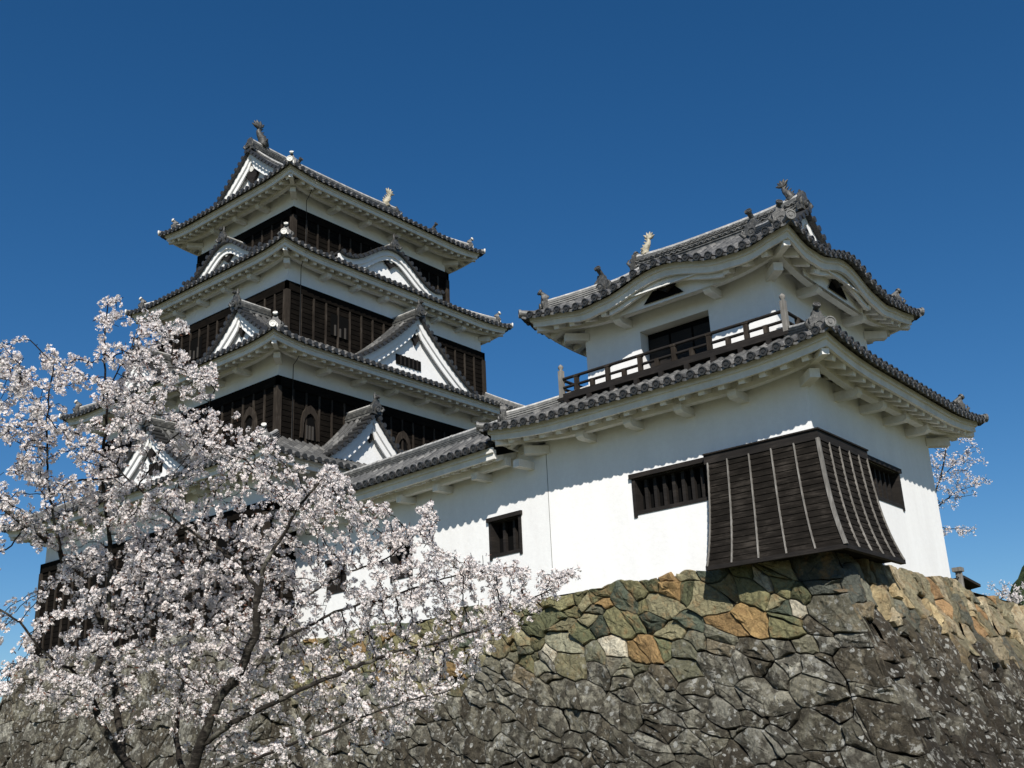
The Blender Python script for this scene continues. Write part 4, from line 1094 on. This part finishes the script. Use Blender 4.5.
def flowers_mesh(name, centres, rng, per=(7, 12), rad=.05, fs=.0165, parent=None):
    """blossom clusters: every flower is five cupped petals round a rosy eye"""
    C, D = [], []
    for c, s in centres:
        k = int(rng.integers(*per) * s)
        v = rng.normal(size=(k, 3)); v /= np.linalg.norm(v, axis=1)[:, None]; rr = rad * s ** .5 * rng.uniform(.6, 1.05, k)[:, None]
        C.append(c + v * rr); D.append(v + rng.normal(0, .42, (k, 3)))
    C = np.vstack(C); D = np.vstack(D); D /= np.linalg.norm(D, axis=1)[:, None]; n = len(C)
    ref = rng.normal(size=(n, 3)); X = np.cross(D, ref); X /= np.linalg.norm(X, axis=1)[:, None] + 1e-9; Y = np.cross(D, X)
    S = fs * rng.uniform(.75, 1.2, n); cup = rng.uniform(.15, .9, n)
    verts = np.zeros((n, 21, 3), np.float32); cols = np.ones((n, 21, 4), np.float32)
    tone = rng.uniform(.80, 1.0, n); pk = rng.uniform(0, 1, n) ** 2
    base = np.stack([.97 * tone, (.955 - .03 * pk) * tone, (.95 - .02 * pk) * tone], 1)
    verts[:, 0] = C - D * .004; cols[:, 0, :3] = np.stack([.80 * tone, .66 * tone, .60 * tone], 1)
    for p in range(5):
        for q, (rad_, da, h) in enumerate(((.55, -.52, .35), (1.0, -.30, .8), (1.0, .30, .8), (.55, .52, .35))):
            ang = 2 * math.pi * p / 5 + da
            r_ = (S * rad_ * np.cos(cup * .6 * h))[:, None]
            verts[:, 1 + p * 4 + q] = C + (X * math.cos(ang) + Y * math.sin(ang)) * r_ + D * (S * cup * h * rad_)[:, None]
            cols[:, 1 + p * 4 + q, :3] = base
    fc = []
    for p in range(5):
        b = 1 + p * 4; fc.append((0, b, b + 1)); fc.append((0, b + 1, b + 2)); fc.append((0, b + 2, b + 3))
    T = np.array(fc, np.int64); faces = (T[None] + (np.arange(n) * 21)[:, None, None]).reshape(-1, 3)
    me = bpy.data.meshes.new(name); me.vertices.add(n * 21); me.vertices.foreach_set('co', verts.ravel())
    me.loops.add(len(faces) * 3); me.loops.foreach_set('vertex_index', faces.ravel().astype(np.int32)); me.polygons.add(len(faces))
    me.polygons.foreach_set('loop_start', np.arange(0, len(faces) * 3, 3, dtype=np.int32)); me.update(calc_edges=True)
    ca = me.color_attributes.new('petal', 'FLOAT_COLOR', 'POINT'); ca.data.foreach_set('color', cols.ravel())
    me.materials.append(PETAL); o = bpy.data.objects.new(name, me); COL.objects.link(o); attach(o, parent); return o
def sprigs_mesh(name, centres, rng, parent):
    """flower stalks, reddish calyxes and young leaves among the blossom"""
    mb = MB()
    for c, s in centres:
        for _ in range(1):
            v = rng.normal(size=3); v /= np.linalg.norm(v); x = np.cross(v, rng.normal(size=3)); x /= np.linalg.norm(x)
            e = c + v * .055; mb.quad([c, c + v * .03 + x * .006, e, c + v * .03 - x * .006])
    return mb.build(name, mat('reddish_stalk', (.10, .045, .03), .8, .2) if 'reddish_stalk' not in bpy.data.materials else bpy.data.materials['reddish_stalk'], parent)
def grow_tree(label, limbs, root, att, rng, infl, kill, step, r0, fl, group=None, tip_r=3.2, loc=None, leafy=True, dens=1.0, minr=None):
    """limbs: list of (polyline 3D, start radius, end radius, parent index or -1)"""
    nodes, par, main, rmin = [], [], [], []
    def add(p, q, r): nodes.append(np.asarray(p, float)); par.append(q); main.append(1); rmin.append(r); return len(nodes) - 1
    for pl, ra, rb in limbs:
        ra *= .45; rb *= .6
        pl = [np.asarray(p, float) for p in pl]
        if nodes:
            D = np.linalg.norm(np.array(nodes) - pl[0], axis=1); last = int(D.argmin())
        else: last = add(pl[0], -1, ra)
        pts = [pl[0]]; tot = sum(np.linalg.norm(pl[i + 1] - pl[i]) for i in range(len(pl) - 1)); run = 0.
        wob = rng.normal(0, .012, 3)
        for i in range(len(pl) - 1):
            L = np.linalg.norm(pl[i + 1] - pl[i]); m_ = max(1, int(L / step))
            for t in range(1, m_ + 1):
                f_ = (run + L * t / m_) / tot; wob = wob * .7 + rng.normal(0, step * .09, 3)
                last = add(pl[i] + (pl[i + 1] - pl[i]) * t / m_ + (wob if t < m_ else 0), last, ra + (rb - ra) * f_)
            run += L
    nl = len(nodes)
    N_, P_ = colonize(nodes, par, att, infl, kill, step, 140, rng)
    r, ch = radii(N_, P_, r0); mn = np.zeros(len(N_), int); mn[:nl] = 1
    rm = np.zeros(len(N_)); rm[:nl] = rmin
    r = np.where(mn == 1, rm, np.minimum(r, .030))
    T = thing('cherry_tree', label, 'tree', loc or tuple(N_[0]), group)
    big, small = [], []
    for c in chains(N_, P_, r, mn):
        (big if mn[c[-1]] or (len(c) > 1 and mn[c[min(1, len(c) - 1)]] and mn[c[0]]) else small).append(c)
    first = True
    for c in big:
        mb = MB(); cc = [q for q in c]
        rr = [float(r[q]) for q in cc]
        if not first and len(rr) > 1: rr[0] = min(rr[0], rr[1] * 1.1)
        cut = [k for k in range(len(cc)) if mn[cc[k]]]
        cc = [cc[k] for k in cut]; rr = [rr[k] for k in cut]
        if len(cc) < 2: continue
        mb.tube([N_[q] for q in cc], rr, 9); mb.build('trunk' if first else 'branch', BARK, T); first = False
    tw = MB()
    for c in chains(N_, P_, r, mn):
        idx = [k for k in range(len(c)) if not mn[c[k]] or (k + 1 < len(c) and not mn[c[k + 1]])]
        if len(idx) < 2: continue
        cc = [c[k] for k in idx]; rr = [float(r[q]) for q in cc]; rr[0] = min(rr[0], rr[1] * 1.15)
        tw.tube([N_[q] for q in cc], rr, 5, cap=False)
    t = tw.build('twigs', TWIG, T)
    # blossom along the thin wood
    cen = []
    thin = [i for i in range(nl, len(N_)) if r[i] < tip_r * r0 * 1.6]
    for i in thin:
        if rng.random() < dens:
            s = float(np.clip(rng.normal(1.0, .42), .3, 2.0)); cen.append((N_[i] + rng.normal(0, .022, 3), s))
    cr = flowers_mesh('blossom_crown', cen, rng, parent=T, **fl)
    if leafy: sprigs_mesh('flower_stalks', cen, rng, T)
    print('tree', label[:30], 'nodes', len(N_), 'clusters', len(cen), 'faces', len(cr.data.polygons))
    return T
def region_points(polys, rng, d0, spread, depthf=None):
    out = []
    for poly, n in polys:
        P = np.array(poly, float); lo, hi = P.min(0), P.max(0); k = 0
        while k < n:
            q = rng.uniform(lo, hi, (400, 2)); q = q[in_poly(q, poly)][:n - k]
            for u, v in q:
                dd = (depthf(u, v) if depthf else d0) + rng.normal(0, spread); out.append(unpx(u, v, dd))
            k += len(q)
    return out
rng = np.random.default_rng(5)
def DF(u, v): return 9.6 + .9 * (u - 230) / 300 - .4 * math.cos(u / 90.) + .5 * math.sin(v / 70.)
def PL(pts, k=0.): return [unpx(u, v, DF(u, v) * .35 + 6.2 + k + z) for u, v, z in pts]
big_limbs = [
 (PL([(150, 1010, .1), (155, 930, .1), (165, 850, .05), (185, 790, 0), (200, 745, 0), (217, 701, -.1), (240, 672, -.2), (255, 637, -.3), (259, 592, -.3)]), .15, .055),
 (PL([(259, 592, -.3), (262, 570, -.3), (280, 540, -.2), (296, 510, -.2), (330, 470, 0)]), .045, .014),
 (PL([(259, 592, -.3), (240, 565, -.2), (222, 550, 0), (195, 534, .1), (150, 499, .2), (120, 470, .3)]), .042, .012),
 (PL([(168, 840, .05), (150, 795, .2), (129, 768, .2), (101, 724, .3), (92, 700, .3), (95, 680, .4), (108, 620, .5), (112, 560, .6), (106, 500, .7), (101, 468, .7), (107, 432, .8), (107, 391, .8), (104, 341, .8), (108, 303, .8)]), .085, .009),
 (PL([(93, 692, .3), (70, 668, .2), (48, 655, .1), (20, 622, 0), (-20, 600, 0)]), .034, .012),
 (PL([(125, 762, .4), (116, 700, .8), (112, 660, 1.), (104, 625, 1.), (88, 600, 1.), (71, 577, 1.), (60, 551, .9), (37, 532, .8), (0, 506, .7), (-40, 480, .6)]), .075, .032),
 (PL([(60, 551, .9), (50, 500, .9), (47, 460, .9), (46, 422, .9), (49, 391, .9), (53, 364, .9), (30, 340, .9)]), .030, .008),
 (PL([(49, 391, .9), (25, 381, .8), (-10, 378, .8)]), .014, .007),
 (PL([(107, 391, .8), (120, 366, .8), (132, 346, .9), (140, 322, .9)]), .016, .007),
 (PL([(201, 745, 0), (232, 722, -.2), (262, 708, -.3), (299, 690, -.3), (350, 668, -.2), (400, 650, 0), (445, 640, .2), (490, 625, .3), (530, 600, .4), (560, 585, .4)]), .055, .009),
 (PL([(217, 701, -.1), (250, 671, .1), (278, 645, .3), (329, 615, .4), (381, 600, .5), (430, 581, .6), (470, 572, .6), (512, 566, .6)]), .042, .008),
 (PL([(278, 645, .3), (299, 600, .4), (344, 574, .5), (392, 555, .6), (419, 532, .6), (440, 520, .6)]), .03, .008),
 (PL([(185, 790, 0), (176, 740, .5), (182, 690, .9), (190, 640, 1.1), (176, 590, 1.2), (165, 540, 1.2), (180, 480, 1.2), (200, 430, 1.2), (215, 390, 1.2)]), .06, .009),
 (PL([(190, 640, 1.1), (215, 610, 1.3), (235, 560, 1.4), (240, 500, 1.4), (255, 455, 1.4)]), .026, .008),
 (PL([(185, 790, 0), (230, 770, -.4), (290, 745, -.5), (350, 722, -.4), (410, 700, -.3), (450, 690, -.2)]), .04, .009),
]
REG = [
 ([(0, 335), (25, 342), (60, 352), (80, 378), (60, 420), (40, 440), (0, 445)], 125),
 ([(96, 300), (116, 298), (122, 330), (115, 400), (90, 400)], 32),
 ([(125, 335), (150, 308), (180, 312), (190, 330), (182, 352), (196, 360), (190, 395), (215, 415), (190, 450), (110, 450), (112, 390)], 190),
 ([(200, 365), (226, 366), (222, 378), (200, 380)], 12),
 ([(50, 420), (110, 420), (215, 420), (238, 415), (268, 430), (285, 440), (270, 460), (290, 470), (322, 455), (345, 475), (350, 500), (290, 530), (200, 540), (110, 520), (60, 500), (20, 480), (0, 475), (0, 450)], 520),
 ([(0, 470), (50, 480), (110, 500), (200, 530), (290, 520), (350, 490), (385, 500), (400, 512), (432, 508), (442, 522), (430, 548), (380, 560), (300, 570), (240, 590), (140, 590), (60, 560), (20, 540), (0, 530)], 560),
 ([(70, 560), (240, 580), (330, 560), (420, 545), (470, 548), (512, 562), (535, 570), (500, 588), (440, 600), (360, 615), (260, 640), (120, 660), (70, 640), (60, 600)], 430),
 ([(0, 605), (50, 640), (120, 650), (240, 640), (380, 612), (480, 605), (555, 570), (580, 568), (560, 600), (520, 622), (490, 655), (470, 690), (400, 705), (300, 700), (200, 715), (100, 725), (40, 715), (0, 690)], 560),
 ([(200, 700), (330, 695), (450, 690), (440, 725), (380, 750), (300, 768), (220, 768)], 110),
 ([(-60, 330), (0, 335), (0, 700), (-60, 690)], 130),
]
att = region_points(REG, rng, 9.6, .55, lambda u, v: DF(u, v) * .35 + 6.2 + .62)
hole = np.array([(118, 475), (148, 424), (172, 424), (205, 455), (225, 470), (150, 485)], float)
def to_px(P):
    d = np.asarray(P) - CAM; z = d @ FWD; return np.stack([512 + FPX * (d @ RGT) / z, 384 - FPX * (d @ UPV) / z], 1)
att = np.array(att); att = att[~(in_poly(to_px(att), hole) & (rng.random(len(att)) < .8))]
att = list(att) + region_points([([(60, 560), (240, 590), (330, 570), (430, 550), (480, 552), (520, 565), (560, 575), (520, 612), (470, 660), (380, 690), (240, 700), (80, 690)], 330), ([(430, 560), (500, 560), (535, 572), (480, 592)], 40), ([(490, 625), (560, 575), (582, 570), (560, 600), (510, 640)], 45)], rng, 9.6, .5, lambda u, v: DF(u, v) * .35 + 6.2 + .55)
grow_tree('large blossoming cherry tree with lichened forking limbs in front of the keep', big_limbs, None, att, rng, .75, .068, .06, .0030, dict(per=(7, 12), rad=.026, fs=.0160), minr=None, dens=.95)
# a second cherry behind the turret and one low behind the right-hand wall
def far_tree(label, base, limbs, boxes, rng, n, fl, **k):
    a = []
    for c, s in boxes: a += list(np.asarray(c) + rng.normal(0, 1, (n, 3)) * np.asarray(s))
    return grow_tree(label, [(p, r0, r1) for p, r0, r1 in limbs], None, a, rng, 2.2, .17, .16, .007, fl, dens=.9, leafy=False, loc=tuple(base), **k)
b0 = np.array((12.2, 4.6, -.1)); e = lambda u, v: unpx(u, v, 37.)
far_tree('blossoming cherry tree reaching out from behind the right side of the white turret', (14.2, 7.5, -.1),
  [([(14.2, 7.5, -.3), (14.4, 7.2, 1.2), e(925, 520), e(940, 480), e(948, 440), e(945, 415)], .2, .02), ([e(925, 520), e(945, 500), e(962, 490), e(985, 482)], .05, .01), ([e(925, 520), e(945, 528), e(968, 530)], .05, .01), ([e(930, 505), e(950, 498), e(975, 494)], .04, .01), ([e(940, 480), e(955, 462), e(965, 452)], .04, .01)],
  [(e(946, 456), (.35, .5, .28)), (e(955, 470), (.4, .5, .25)), (e(970, 484), (.42, .4, .10)), (e(948, 500), (.35, .4, .2)), (e(955, 530), (.42, .4, .12)), (e(938, 470), (.3, .4, .5))], rng, 42, dict(per=(7, 12), rad=.085, fs=.030))
e2 = lambda u, v: unpx(u, v - 7, 40.)
far_tree('low cherry crown in blossom showing over the far right stone wall', tuple(e2(1030, 720)),
  [([e2(1030, 720), e2(1030, 660), e2(1028, 625), e2(1030, 604)], .2, .03), ([e2(1028, 625), e2(1010, 612), e2(995, 604)], .07, .02), ([e2(1028, 625), e2(1045, 612), e2(1060, 606)], .07, .02)],
  [(e2(1000, 606), (.35, .6, .15)), (e2(1016, 603), (.4, .6, .16)), (e2(1035, 600), (.6, .6, .25)), (e2(1050, 606), (.6, .6, .3))], rng, 70, dict(per=(7, 12), rad=.085, fs=.030))
